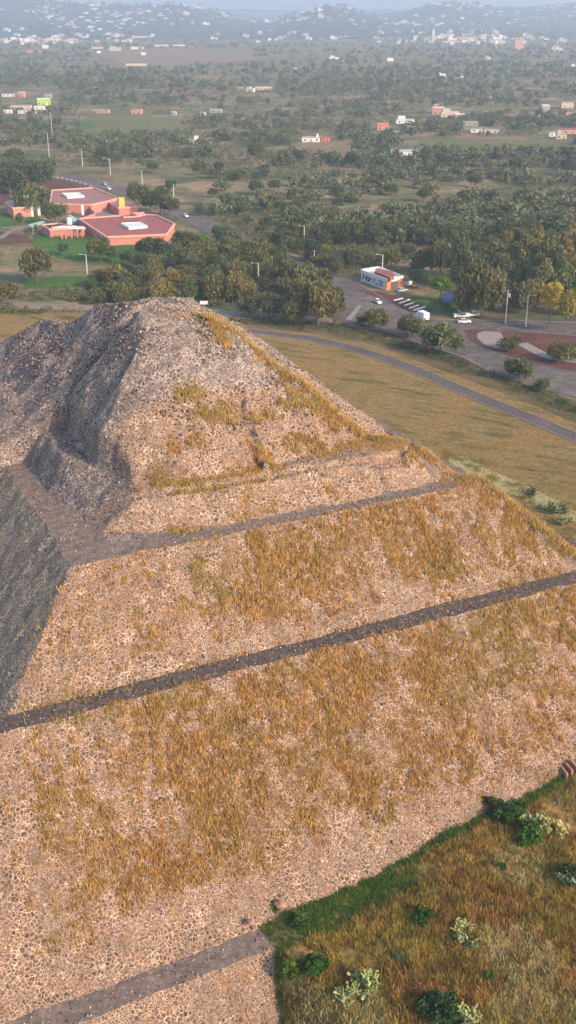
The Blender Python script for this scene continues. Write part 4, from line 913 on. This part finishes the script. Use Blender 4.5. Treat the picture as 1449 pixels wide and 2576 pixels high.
# ------------------------------------------------------------ houses
def house(x, y, wpx, dep, h, wall, roof, label, rot=0.0, group=None, extra=None, name='house', conv=None, cat='house', detail=True, z=0):
    if conv: s = conv(1, 0)[0] - conv(0, 0)[0]; x, y = conv(x, y); wpx = wpx * s
    X, Y, _ = P(x, y, z); dist_ = Y * math.cos(PITCH) + (H - z) * math.sin(PITCH); wd = wpx / 2.5156 * dist_ / F
    t = thing(name, (X, Y, z), label, cat, group, rz=rot)
    x0, x1 = -wd / 2, wd / 2
    mb = MB(); mb.box(x0, 0, -.5, x1, dep, h); mb.build('walls', M[wall], t)
    mb = MB(); mb.box(x0 - .15, -.15, h, x1 + .15, dep + .15, h + .35); mb.box(x0 + .3, .3, h + .352, x1 - .3, dep - .3, h + .36); mb.build('roof', M[roof], t)
    if detail:
        n = max(2, int(wd / 4.5))
        for i in range(n):
            cx = x0 + wd * (i + .5) / n
            if i == n // 2: mb = MB(); mb.box(cx - .5, -.06, 0, cx + .5, .05, 2.1); mb.build('door', M['door'], t)
            else: mb = MB(); mb.box(cx - .7, -.06, 1.0, cx + .7, .05, 2.2); mb.build('window', M['window'], t)
    if extra == 'tank':
        mb = MB(); cx = x1 - 2; mb.box(cx - .9, 1, h + .36, cx + .9, 2.8, h + 1.5); mb.cyl((cx, 1.9, h + 1.5), (cx, 1.9, h + 3), .8, .7, 10); mb.build('water_tank', M['white'], t)
    if extra == 'upper':
        mb = MB(); mb.box(x0 + wd * .1, 1, h + .36, x0 + wd * .5, dep - .6, h + 3.1); mb.build('upper_storey', M[wall], t)
    if extra == 'gable':
        mb = MB(); mb.add([(x0 - .4, -.4, h + .36), (x1 + .4, -.4, h + .36), (x1 + .4, dep + .4, h + .36), (x0 - .4, dep + .4, h + .36), (x0 + .5, dep / 2, h + 2.2), (x1 - .5, dep / 2, h + 2.2)], [(0, 1, 5, 4), (2, 3, 4, 5), (1, 2, 5), (3, 0, 4), (0, 3, 2, 1)]); mb.build('pitched_roof', M[roof], t)
    return t
c2 = R2c; c1 = R1; g0 = 'houses scattered on the plain'
HS = [
 (c2, 115, 715, 90, 9, 3.2, 'white_wall', 'roof_grey', 'tank', 'long white house with rooftop tank, left of the small orange hut'),
 (c2, 188, 712, 40, 6, 3.0, 'orange', 'red_roof', None, 'small orange hut right of the long white house'),
 (c2, 478, 655, 60, 8, 3.6, 'salmon', 'tile', 'gable', 'house with bright orange tiled roof above the green field'),
 (c2, 530, 675, 60, 5, 1.8, 'cream', 'roof_grey', None, 'low cream shed just below the orange-roofed house'),
 (c2, 590, 622, 90, 9, 3.2, 'white_wall', 'metal_roof', 'upper', 'white two-level house right of the orange-roofed house'),
 (c2, 620, 655, 60, 8, 3.0, 'grey_wall', 'roof_grey', None, 'grey block house behind the tall tree on the plain'),
 (c2, 755, 575, 60, 10, 6.0, 'salmon', 'white', 'upper', 'left salmon part of the large hillock villa'),
 (c2, 815, 590, 90, 10, 4.5, 'cream', 'cream', 'upper', 'middle cream part of the large villa with terraces'),
 (c2, 865, 594, 50, 8, 3.2, 'cream', 'white', None, 'right low end of the large cream villa'),
 (c2, 915, 635, 80, 9, 3.4, 'grey_wall', 'roof_grey', None, 'grey sheds behind the long white wall on the right'),
 (c2, 950, 668, 60, 4, 2.8, 'white_wall', 'roof_grey', None, 'left of the two low white walls below the villa'),
 (c2, 1024, 670, 74, 4, 2.8, 'cream', 'roof_grey', None, 'right cream one of two low buildings below the villa'),
 (c2, 1405, 545, 60, 9, 5.5, 'cream', 'roof_grey', None, 'cream two-storey house at the right edge above the red one'),
 (c2, 1400, 585, 60, 9, 3.6, 'salmon', 'red_roof', None, 'red-roofed house at the right picture edge'),
 (c2, 1425, 605, 50, 7, 3.6, 'white_wall', 'roof_grey', None, 'white house just below the red-roofed one at the right edge'),
 (c2, 1375, 700, 50, 7, 3.4, 'cream', 'roof_grey', 'upper', 'small cream house with upper room near the right edge'),
 (c2, 1340, 688, 50, 6, 3.0, 'white_wall', 'roof_grey', None, 'white shed left of the cream house near the right edge'),
 (c2, 1415, 675, 75, 8, 3.4, 'salmon', 'red_roof', None, 'long salmon building at the right edge above the field'),
 (c2, 590, 785, 140, 9, 3.0, 'white_wall', 'metal_roof', None, 'long white barn with pale metal roof in the middle plain'),
 (c2, 1000, 505, 50, 8, 3.4, 'white_wall', 'roof_grey', None, 'small white house among trees right of the villa top'),
 (c2, 1298, 560, 40, 8, 4.5, 'grey_wall', 'metal_roof', 'gable', 'grey gabled house between dark trees on the right'),
 (c2, 1100, 378, 80, 9, 3.0, 'grey_wall', 'roof_grey', None, 'grey flat building far on the right plain'),
 (c2, 515, 308, 30, 9, 6, 'white_wall', 'metal_roof', None, 'white boxy house alone in the far woods'),
 (c2, 235, 298, 60, 9, 4, 'white_wall', 'roof_grey', 'upper', 'white house with long wing in the far left-centre woods'),
 (c2, 1270, 600, 30, 7, 3, 'white_wall', 'roof_grey', None, 'tiny white house left of the right edge houses'),
 (c1, 105, 490, 30, 7, 5.5, 'salmon', 'white', None, 'small square house with white roof at upper left'),
 (c1, 50, 487, 80, 5, 3.0, 'white_wall', 'roof_grey', None, 'long white wall house left of the square one'),
 (c1, 220, 530, 62, 10, 6.5, 'lime', 'white', None, 'bright lime green two-storey house at upper left'),
 (c1, 238, 495, 36, 7, 4.0, 'grey_wall', 'metal_roof', None, 'grey-roofed house behind the lime green house'),
 (c1, 105, 552, 100, 8, 4.0, 'cream', 'roof_grey', None, 'long cream building left of the lime green house'),
 (c1, 210, 552, 75, 7, 3.6, 'white_wall', 'roof_grey', 'tank', 'white house in front of the lime green house'),
 (c1, 135, 572, 90, 4, 3.0, 'white_wall', 'roof_grey', None, 'low white sheds below the long cream building'),
 (c1, 40, 570, 40, 4, 3.2, 'white_wall', 'roof_grey', None, 'low white wall building at the far left edge'),
 (c1, 508, 570, 80, 6, 3.0, 'salmon', 'roof_grey', None, 'row of low salmon sheds above the green field'),
 (c1, 685, 574, 54, 7, 4.2, 'salmon', 'tile', None, 'orange and white house above the green field'),
 (c1, 1085, 568, 60, 7, 2.8, 'grey_wall', 'metal_roof', None, 'grey metal-roofed barn right of the salmon sheds'),
 (c1, 875, 578, 26, 6, 2.6, 'white_wall', 'metal_roof', None, 'tiny white hut between trees above the field'),
 (c1, 1000, 728, 60, 6, 3.0, 'white_wall', 'roof_grey', 'upper', 'ruined white hut with dark gaps in the middle plain'),
 (c1, 940, 722, 30, 5, 2.4, 'grey_wall', 'roof_grey', None, 'low grey ruin left of the white hut'),
 (c1, 1325, 452, 80, 5, 3.0, 'cream', 'white', None, 'long pale wall building far on the centre plain'),
 (c1, 1020, 580, 30, 5, 2.6, 'white_wall', 'roof_grey', None, 'tiny white hut left of the grey barn'),
 (c1, 205, 268, 145, 5, 6.5, 'salmon', 'roof_grey', None, 'long orange boundary building at far upper left'),
 (c1, 228, 244, 30, 10, 9, 'white_wall', 'roof_grey', None, 'white house behind the long orange wall far left'),
 (c1, 500, 246, 80, 8, 5, 'cream', 'roof_grey', None, 'low cream building at the left of the brown field'),
 (c1, 578, 256, 56, 10, 8, 'cream', 'metal_roof', 'upper', 'cream hall in the row behind the brown field'),
 (c1, 690, 248, 62, 9, 6, 'white_wall', 'roof_grey', None, 'white house in the row behind the brown field'),
 (c1, 722, 278, 24, 5, 6, 'white_wall', 'white', None, 'single white hut standing in the brown field'),
 (c1, 497, 268, 20, 5, 5, 'white_wall', 'white', None, 'small white hut at the left corner of the brown field'),
 (c1, 685, 332, 104, 4, 3.5, 'cream', 'white', None, 'long pale wall along the near side of the brown field'),
 (c1, 710, 195, 96, 8, 9, 'cream', 'white', None, 'long pale hall at the near edge of the left town'),
 (c1, 815, 234, 76, 6, 5, 'cream', 'roof_grey', None, 'long low building behind the brown field, right of centre'),
 (c1, 900, 232, 60, 6, 4, 'white_wall', 'roof_grey', None, 'long white building at the right end of the brown field'),
 (c1, 685, 150, 70, 12, 14, 'cream', 'white', None, 'large pale block in the town above the brown field'),
 (c1, 848, 160, 44, 10, 8, 'white_wall', 'white', None, 'bright white building at the centre of the left town'),
 (c1, 600, 190, 50, 10, 12, 'cream', 'white', 'upper', 'cream stepped building left of the long pale hall'),
 (c1, 155, 168, 14, 10, 18, 'cream', 'salmon', None, 'slim pale church tower at the far left'),
 (c1, 20, 170, 50, 12, 20, 'salmon', 'cream', None, 'salmon block at the far left edge of the town'),
 (c2, 825, 215, 280, 12, 5, 'cream', 'roof_grey', None, 'long pale wall below the church in the right town'),
 (c2, 1160, 250, 45, 14, 24, 'salmon', 'red_roof', None, 'tall salmon building in the right town'),
 (c2, 900, 205, 110, 14, 12, 'salmon', 'cream', None, 'broad salmon block right of the church'),
 (c2, 450, 78, 50, 14, 20, 'white_wall', 'tile', None, 'white hall with orange stripe high on the hillside'),
]
for conv, x, y, wp, dep, h, wl_, rf_, ex, lab in HS:
    X_0 = P(*conv(x, y))
    zz = 0
    if conv is c2 and x == 450: zz = 45
    house(x, y, wp, dep, h, wl_, rf_, lab, group=g0, extra=ex, conv=conv, rot=random.uniform(-.15, .15), detail=(y > 430), z=zz)
# church of the right town
chx, chy, _ = P(*R2c(728, 212), 0); ch = thing('church', (chx, chy, 0), 'pale church with a pointed tower in the right town', 'church')
mb = MB(); mb.box(-14, 0, 0, 10, 20, 16); mb.build('nave', M['cream'], ch); mb = MB(); mb.box(-4, -6, 0, 4, 0, 26); mb.build('tower', M['cream'], ch)
mb = MB(); mb.cyl((0, -3, 26), (0, -3, 42), 4.5, .4, 8); mb.build('spire', M['white'], ch)
# far town: many small blocks -> individuals
town_protos = []
for i, (wm, rm) in enumerate([('white_wall', 'white'), ('cream', 'roof_grey'), ('white_wall', 'metal_roof'), ('salmon', 'cream'), ('cream', 'white'), ('grey_wall', 'roof_grey')]):
    mb = MB(); rr = random.Random(i); wd = rr.uniform(14, 24); dp = 12; h = rr.uniform(6, 9)
    mb.box(-wd / 2, 0, -3, wd / 2, dp, h, 0); mb.box(-wd / 2 - .2, -.2, h, wd / 2 + .2, dp + .2, h + .5, 1)
    if i % 2 == 0: mb.box(-wd / 2 + 1, 2, h + .5, 0, dp - 1, h + 3.4, 0); mb.box(-wd / 2 + .8, 1.8, h + 3.4, .2, dp - .8, h + 3.8, 1)
    k = int(wd / 4)
    for j in range(k): cx = -wd / 2 + wd * (j + .5) / k; mb.box(cx - .8, -.1, 1.2, cx + .8, .05, 3.2, 2); mb.box(cx - .7, -.1, 4.4, cx + .7, .05, 5.9, 2)
    me = bpy.data.meshes.new('town_house'); me.from_pydata([tuple(map(float, v)) for v in mb.v], [], mb.f); [me.materials.append(m) for m in (M[wm], M[rm], M['window'])]; me.polygons.foreach_set('material_index', mb.m); town_protos.append(me)
ZON = [('left town behind the brown field', 470, 1010, 120, 190, 40, c1), ('centre-left town edge', 1000, 1449, 125, 215, 34, c1), ('upper centre hillside houses', 1120, 1449, 45, 120, 18, c1), ('far left town edge', 0, 450, 140, 215, 18, c1),
       ('hillside houses right of centre', 0, 480, 20, 120, 30, c2), ('town left of the church', 0, 680, 130, 200, 34, c2), ('town around the church', 740, 1050, 160, 225, 34, c2), ('town at the right edge', 1050, 1449, 195, 260, 30, c2), ('high far houses at upper right', 640, 1449, 30, 140, 28, c2), ('scattered far houses in the woods', 0, 1449, 230, 420, 10, c2), ('wooded left far plain', 0, 1449, 330, 480, 5, c1)]
for zn, xa, xb, ya, yb, n, conv in ZON:
    L = []
    cl = [(r_.uniform(xa, xb), r_.uniform(ya, yb)) for _ in range(max(3, n // 3))]
    for k in range(n):
        c = r_.choice(cl); x = min(max(r_.gauss(c[0], (xb - xa) * .09), xa), xb); y = min(max(r_.gauss(c[1], (yb - ya) * .16), ya), yb); L.append((x, y))
    L.sort()
    for k, (x, y) in enumerate(L):
        dx, dy = conv(x, y); z = 0.0
        if dy < 62:
            best = None                       # march along the view ray until it meets the hillside
            for rr in np.linspace(4500, 9000, 180):
                d0 = np.array(P(dx, 70, 0)); dyy = (512 - dy / 2.5156) / F; dxx = (dx / 2.5156 - 288) / F
                dv = np.array([dxx, math.cos(PITCH) + dyy * math.sin(PITCH), -math.sin(PITCH) + dyy * math.cos(PITCH)]); t = rr / math.hypot(dv[0], dv[1]); q = dv * t + np.array([0, 0, H])
                if q[2] < float(zhill(q[0], q[1])) + 1.5: best = q; break
            if best is None: continue
            X, Y, z = best
        else:
            X, Y, _ = P(dx, dy, 0)
            if math.hypot(X, Y) > 4400: z = max(0, float(zhill(X, Y)) + 1)
        o = link('town_house', r_.choice(town_protos), None, (X, Y, z), r_.uniform(-.5, .5)); dist_ = math.hypot(X, Y)
        s = r_.uniform(.45, .95) * min(1.15, max(.5, dist_ / 3800)); o.scale = (s * r_.uniform(.8, 1.5), s, s * r_.uniform(.8, 1.3))
        tag(o, 'pale flat-roofed house, %s from the left, %s' % (ORD[min(k, len(ORD) - 1)], zn), 'house', 'houses of the ' + zn)

mb = MB(); rt2 = random.Random(77)
cl2 = [(rt2.uniform(0, 1449), rt2.choice([62, 66, 72, 78, 84, 90, 96, 104])) for _ in range(46)]
for _ in range(680):
    c = rt2.choice(cl2); X, Y, _q = P(rt2.gauss(c[0], 26), max(60, rt2.gauss(c[1], 3.0)), 0); rr0 = math.hypot(X, Y)
    if rr0 > 8200: continue
    z = max(0, float(zhill(X, Y)) + 1) if rr0 > 4400 else 0
    w0 = rt2.uniform(5, 13) * rr0 / 5200; h0 = rt2.uniform(3.5, 8); q0 = len(mb.m)
    mb.box(X - w0, Y, z - 3, X + w0, Y + 12, z + h0, rt2.choice([0, 0, 1, 1, 2, 3])); mb.box(X - w0 - .3, Y - .3, z + h0, X + w0 + .3, Y + 12.3, z + h0 + .6, rt2.choice([0, 3]))
tag(mb.build('distant_town', [M['white_wall'], M['cream'], M['salmon'], M['roof_grey']]), 'tiny pale houses of the hazy far town below the hills', 'town', kind='stuff')
# roadside stalls and sheds behind the grove
for (x, y, wp, dp, h, wl_, rf_, lab) in [(560, 118, 70, 7, 3.0, 'grey_wall', 'roof_grey', 'grey flat-roofed shed behind the painted house'), (610, 92, 80, 6, 3.2, 'cream', 'roof_grey', 'weathered house with pale roof behind the grey shed'), (470, 128, 50, 6, 3.0, 'grey_wall', 'metal_roof', 'bluish-roofed shed touching the painted house'), (700, 250, 110, 8, 2.8, 'wood', 'black', 'dark open market stall beside the lawn'), (1000, 340, 50, 6, 3.2, 'white_wall', 'metal_roof', 'white kiosk half hidden behind the transformer pole')]:
    house(x, y, wp, dp, h, wl_, rf_, lab, conv=Nc, group=None)
mb = MB(); cp = polyz(Nc, [(635, 260), (760, 255), (765, 310), (640, 318)], 3); mb.prism(cp, 2.7, 2.9)
for p in cp: mb.cyl((*p, 0), (*p, 2.7), .08, .08, 6)
tag(mb.build('tarpaulin', M['blue_tarp']), 'dark blue tarpaulin awning on poles beside the grove', 'awning')

# ------------------------------------------------------------ vehicles
def wheels(t, xs, yw, r=.34):
    for x in xs:
        for s in (-1, 1):
            mb = MB(); mb.cyl((x, s * yw - .11, r), (x, s * yw + .11, r), r, r, 16); w_ = mb.build('wheel', M['tyre'], t)
            mb = MB(); mb.cyl((x, s * yw - .13, r), (x, s * yw + .13, r), r * .6, r * .6, 12); mb.build('rim', M['rim'], w_)
def lights(t, xf, xr, yw, z):
    for s in (-1, 1):
        mb = MB(); mb.box(xf - .05, s * yw - .2, z, xf + .04, s * yw + .2, z + .18); mb.build('headlight', M['lamp'], t)
        mb = MB(); mb.box(xr - .04, s * yw - .18, z, xr + .05, s * yw + .18, z + .2); mb.build('taillight', M['tail'], t)
def loft(secs, m=0):
    mb = MB()
    vs = [];
    for x, prof in secs: vs += [(x, y, z) for y, z in prof]
    k = len(secs[0][1]); fs = []
    for i in range(len(secs) - 1):
        for j in range(k): fs.append((i * k + j, i * k + (j + 1) % k, (i + 1) * k + (j + 1) % k, (i + 1) * k + j))
    fs.append(tuple(range(k))); fs.append(tuple((len(secs) - 1) * k + j for j in range(k - 1, -1, -1)))
    return mb.add(vs, fs, m)
def bodyprof(w_, zt, zb=.28): return [(-w_, zb), (-w_ - .03, .55), (-w_ + .02, zt - .1), (-w_ + .18, zt), (w_ - .18, zt), (w_ - .02, zt - .1), (w_ + .03, .55), (w_, zb)]
def car(loc, rz, paint, label, name='car', cat='car', group='cars on the roads'):
    t = thing(name, loc, label, cat, group, rz)
    loft([(-2.15, bodyprof(.72, .8)), (-1.95, bodyprof(.84, .95)), (-1.2, bodyprof(.87, .98)), (.9, bodyprof(.87, .98)), (1.75, bodyprof(.84, .86)), (2.15, bodyprof(.7, .66))]).build('body', M[paint], t)
    mb = MB(); mb.add([(-1.75, -.76, .95), (1.0, -.76, .95), (1.0, .76, .95), (-1.75, .76, .95), (-1.2, -.6, 1.42), (.35, -.6, 1.42), (.35, .6, 1.42), (-1.2, .6, 1.42)], [(0, 1, 5, 4), (1, 2, 6, 5), (2, 3, 7, 6), (3, 0, 4, 7), (4, 5, 6, 7)]); mb.build('windows', M['window'], t)
    mb = MB(); mb.box(-1.25, -.63, 1.4, .38, .63, 1.47); mb.build('roof', M[paint], t)
    wheels(t, (-1.3, 1.35), .8); lights(t, 2.1, -2.12, .5, .58); return t
def pickup(loc, rz, label, paint='car_white'):
    t = thing('pickup_truck', loc, label, 'pickup', 'pickups parked by the kerb', rz)
    loft([(-2.6, bodyprof(.88, 1.0, .4)), (1.0, bodyprof(.9, 1.02, .4)), (2.3, bodyprof(.88, .95, .4)), (2.6, bodyprof(.8, .8, .4))]).build('body', M[paint], t)
    mb = MB(); mb.box(-2.45, -.72, 1.0, -.75, .72, 1.03); mb.build('bed_floor', M['car_dark'], t)
    mb = MB(); mb.box(-2.6, -.9, 1.0, -.7, -.78, 1.35); mb.box(-2.6, .78, 1.0, -.7, .9, 1.35); mb.box(-2.6, -.78, 1.0, -2.48, .78, 1.35); mb.build('bed_sides', M[paint], t)
    mb = MB(); mb.box(-.7, -.8, 1.0, 1.3, .8, 1.7, taper=.28, ty=.14); mb.build('windows', M['window'], t); mb = MB(); mb.box(-.45, -.68, 1.69, 1.05, .68, 1.78); mb.build('roof', M[paint], t)
    wheels(t, (-1.7, 1.75), .84, .38); lights(t, 2.56, -2.58, .6, .7); return t
def ang(p, q): return math.atan2(q[1] - p[1], q[0] - p[0])
ra = ang(P(868, 722), P(980, 790))
car((*P(950, 763)[:2], .12), ra, 'car_white', 'white car driving through the junction left of the parking bays')
car((*P(262, 465)[:2], .1), ang(P(204, 452), P(318, 485)) + math.pi, 'car_silver', 'silver car on the upper road, the farther of two')
car((*P(273, 477)[:2], .1), ang(P(204, 452), P(318, 485)), 'car_white', 'white car on the upper road, the nearer of two')
car((*P(467, 546)[:2], .1), ang(P(440, 532), P(490, 551)), 'car_white', 'white car on the road right of the museum front hall')
car((*P(1168, 813)[:2], .12), ang(P(1100, 812), P(1240, 812)), 'car_white', 'white car on the road in front of the parked pickups')
car((*P(1012, 734)[:2], .05), ang(P(1000, 735), P(1030, 731)), 'car_silver', 'silver car parked by the garden wall of the painted house')
pickup((*P(1160, 800)[:2], .14), ang(P(1100, 806), P(1200, 802)), 'white pickup parked behind the white car by the kerb')
pickup((*P(1188, 797)[:2], .14), ang(P(1100, 806), P(1200, 802)), 'white pickup with open bed right of the other pickup')
q = P(1160, 790); bx = thing('kiosk_tank', (q[0], q[1], 0), 'small white vending box on the grass behind the pickups', 'box'); mb = MB(); mb.box(-.9, -.6, 0, .9, .6, 1.5); mb.build('cabinet', M['white'], bx); mb = MB(); mb.box(-1, -.7, 1.5, 1, .7, 1.62); mb.build('lid', M['metal_roof'], bx)
# box truck
t = thing('box_truck', (*P(1060, 806)[:2], .12), 'white box truck with dark cab parked at the end of the parking bays', 'truck', None, ang(P(980, 770), P(1075, 812)) + math.pi)
mb = MB(); mb.box(-3.1, -1.1, .8, 1.0, 1.1, 3.1); mb.build('cargo_box', M['car_white'], t); mb = MB(); mb.box(-3.0, -.5, .55, 3.0, .5, .8); mb.build('chassis', M['tyre'], t)
loft([(1.1, [(-1, .5), (-1, 1.3), (-.9, 2.3), (.9, 2.3), (1, 1.3), (1, .5)]), (2.3, [(-1, .5), (-1, 1.3), (-.85, 2.2), (.85, 2.2), (1, 1.3), (1, .5)]), (3.1, [(-.95, .5), (-.95, 1.15), (-.8, 1.3), (.8, 1.3), (.95, 1.15), (.95, .5)])]).build('cab', M['car_white'], t)
mb = MB(); mb.add([(2.33, -.85, 2.16), (3.06, -.82, 1.34), (3.06, .82, 1.34), (2.33, .85, 2.16)], [(0, 1, 2, 3)]); mb.build('windscreen', M['window'], t)
wheels(t, (-1.9, 2.2), .95, .42); lights(t, 3.08, -3.1, .65, .75)

# ------------------------------------------------------------ lamp posts and poles
def lamp_post(x, y, ytop, label, arm=1, dbl=False):
    X, Y, _ = P(x, y, 0)
    h = (y - ytop) / 2.5156 * (Y * math.cos(PITCH) + H * math.sin(PITCH)) / F / math.cos(PITCH - math.atan((512 - y / 2.5156) / F)) * 1.0
    t = thing('street_lamp', (X, Y, 0), label, 'street lamp', 'concrete lamp posts along the roads')
    mb = MB(); mb.cyl((0, 0, 0), (0, 0, h), .30, .17, 10); mb.build('post', M['post'], t)
    mb = MB(); mb.cyl((0, 0, h - .3), (-1.9 * arm, 0, h + .1), .08, .06, 6)
    if dbl: mb.cyl((0, 0, h * .62), (-1.0 * arm, 0, h * .64), .07, .05, 6)
    a = mb.build('arm', M['steel'], t)
    mb = MB(); mb.box(-2.7 * arm if arm > 0 else 1.8, -.18, h + 0, -1.8 * arm if arm > 0 else 2.7, .18, h + .2, taper=.06); mb.build('lamp_head', M['steel'], t)
    return X, Y, h
lp = {}
for key, x, y, yt, lab, arm, d in [
 ('a', 125, 408, 338, 'tall pale pole at the far left above the curved road', 1, 0), ('b', 132, 345, 288, 'distant tall pole behind the pale pole at left', 1, 0), ('c', 208, 419, 378, 'lamp post beyond the museum road, left of its neighbour', 1, 0),
 ('d', 278, 441, 401, 'lamp post beyond the museum car park with short arm', 1, 1), ('e', 358, 466, 431, 'lamp post with two arms above the museum roofs', 1, 1), ('f', 437, 496, 466, 'lamp post standing among trees right of the museum', -1, 1), ('g', 583, 542, 519, 'short lamp post on the open scrub in the middle', 1, 0),
 ('h', 765, 622, 570, 'lamp post on the scrub right of the tree belt', 1, 0), ('i', 650, 712, 663, 'lamp post between the belt trees near the perimeter road', 1, 0), ('j', 222, 723, 643, 'lone tall pole on the bright lawn in front of the museum', 1, 0), ('k', 961, 700, 642, 'lamp post at the painted house wall', 1, 1)]:
    lp[key] = lamp_post(x, y, yt, lab, arm, d)
lp['m'] = lamp_post(1322, 822, 745, 'pale lamp post right of the transformer pole by the grove', -1, 0)
def util(x, y, ytop, label, trafo=False):
    X, Y, _ = P(x, y, 0); h = (y - ytop) / 2.5156 * (Y * math.cos(PITCH) + H * math.sin(PITCH)) / F / math.cos(PITCH - math.atan((512 - y / 2.5156) / F))
    t = thing('utility_pole', (X, Y, 0), label, 'utility pole'); mb = MB(); mb.cyl((0, 0, 0), (0, 0, h), .2, .13, 8); mb.build('post', M['post'], t)
    mb = MB(); mb.box(-1.1, -.08, h - .7, 1.1, .08, h - .55); mb.build('crossarm', M['wood'], t)
    for k in (-.9, 0, .9): mb = MB(); mb.cyl((k, 0, h - .55), (k, 0, h - .3), .07, .05, 6); mb.build('insulator', M['white'], t)
    if trafo: mb = MB(); mb.cyl((.55, 0, h - 2.6), (.55, 0, h - 1.4), .38, .38, 12); mb.build('transformer', M['steel'], t)
    return X, Y, h
u1 = util(1271, 815, 730, 'utility pole with grey transformer by the grove', True)
u2 = util(790, 665, 630, 'thin dark pole among the belt trees'); u3 = util(1500, 830, 740, 'utility pole beyond the right picture edge')
def cable(p, q, sag, label):
    mb = MB(); n = 12; pts = [(p[0] + (q[0] - p[0]) * i / n, p[1] + (q[1] - p[1]) * i / n, p[2] + (q[2] - p[2]) * i / n - sag * 4 * (i / n) * (1 - i / n)) for i in range(n + 1)]
    for i in range(n): mb.cyl(pts[i], pts[i + 1], .03, .03, 4)
    tag(mb.build('overhead_cable', M['car_dark']), label, 'cable')
L_ = lambda t: (t[0], t[1], t[2] - .4)
cable(L_(lp['j']), L_(lp['i']), 1.5, 'thin cable from the lawn pole to the belt lamp post')
cable(L_(lp['i']), L_(lp['k']), 1.5, 'thin cable from the belt lamp post to the painted house post')
cable(L_(u1), L_(u3), .8, 'thin cable running right from the transformer pole')
# street furniture and small things
q = P(513, 772, 0); t = thing('road_sign', (q[0], q[1], 0), 'small white board sign beside the perimeter road behind the pyramid', 'sign'); mb = MB(); mb.cyl((0, 0, 0), (0, 0, 1.6), .06, .06, 6); mb.build('post', M['steel'], t); mb = MB(); mb.box(-1.4, -.05, .9, 1.4, .05, 2.1); mb.build('board', M['white'], t)
q = P(374, 343, 0); t = thing('marker_post', (q[0], q[1], 0), 'short white post at the near edge of the green field', 'post'); mb = MB(); mb.box(-.9, -.9, 0, .9, .9, 3.4, taper=.15); mb.build('shaft', M['white'], t); mb = MB(); mb.box(-1, -1, 3.4, 1, 1, 3.7); mb.build('cap', M['cream'], t)

# ------------------------------------------------------------ haze: real air between the camera and the far hills
hm = bpy.data.materials.new('haze'); hm.use_nodes = True; ht = hm.node_tree; ht.nodes.remove(ht.nodes['Principled BSDF'])
pv = ht.nodes.new('ShaderNodeVolumePrincipled'); pv.inputs['Color'].default_value = (.62, .75, .93, 1); pv.inputs['Density'].default_value = .00019; pv.inputs['Anisotropy'].default_value = .2
ht.links.new(pv.outputs[0], ht.nodes['Material Output'].inputs['Volume'])
mb = MB(); mb.box(-14500, -14500, -16, 14500, 14500, 300); tag(mb.build('haze', hm), 'pale blue haze over the plain', 'haze', kind='stuff')
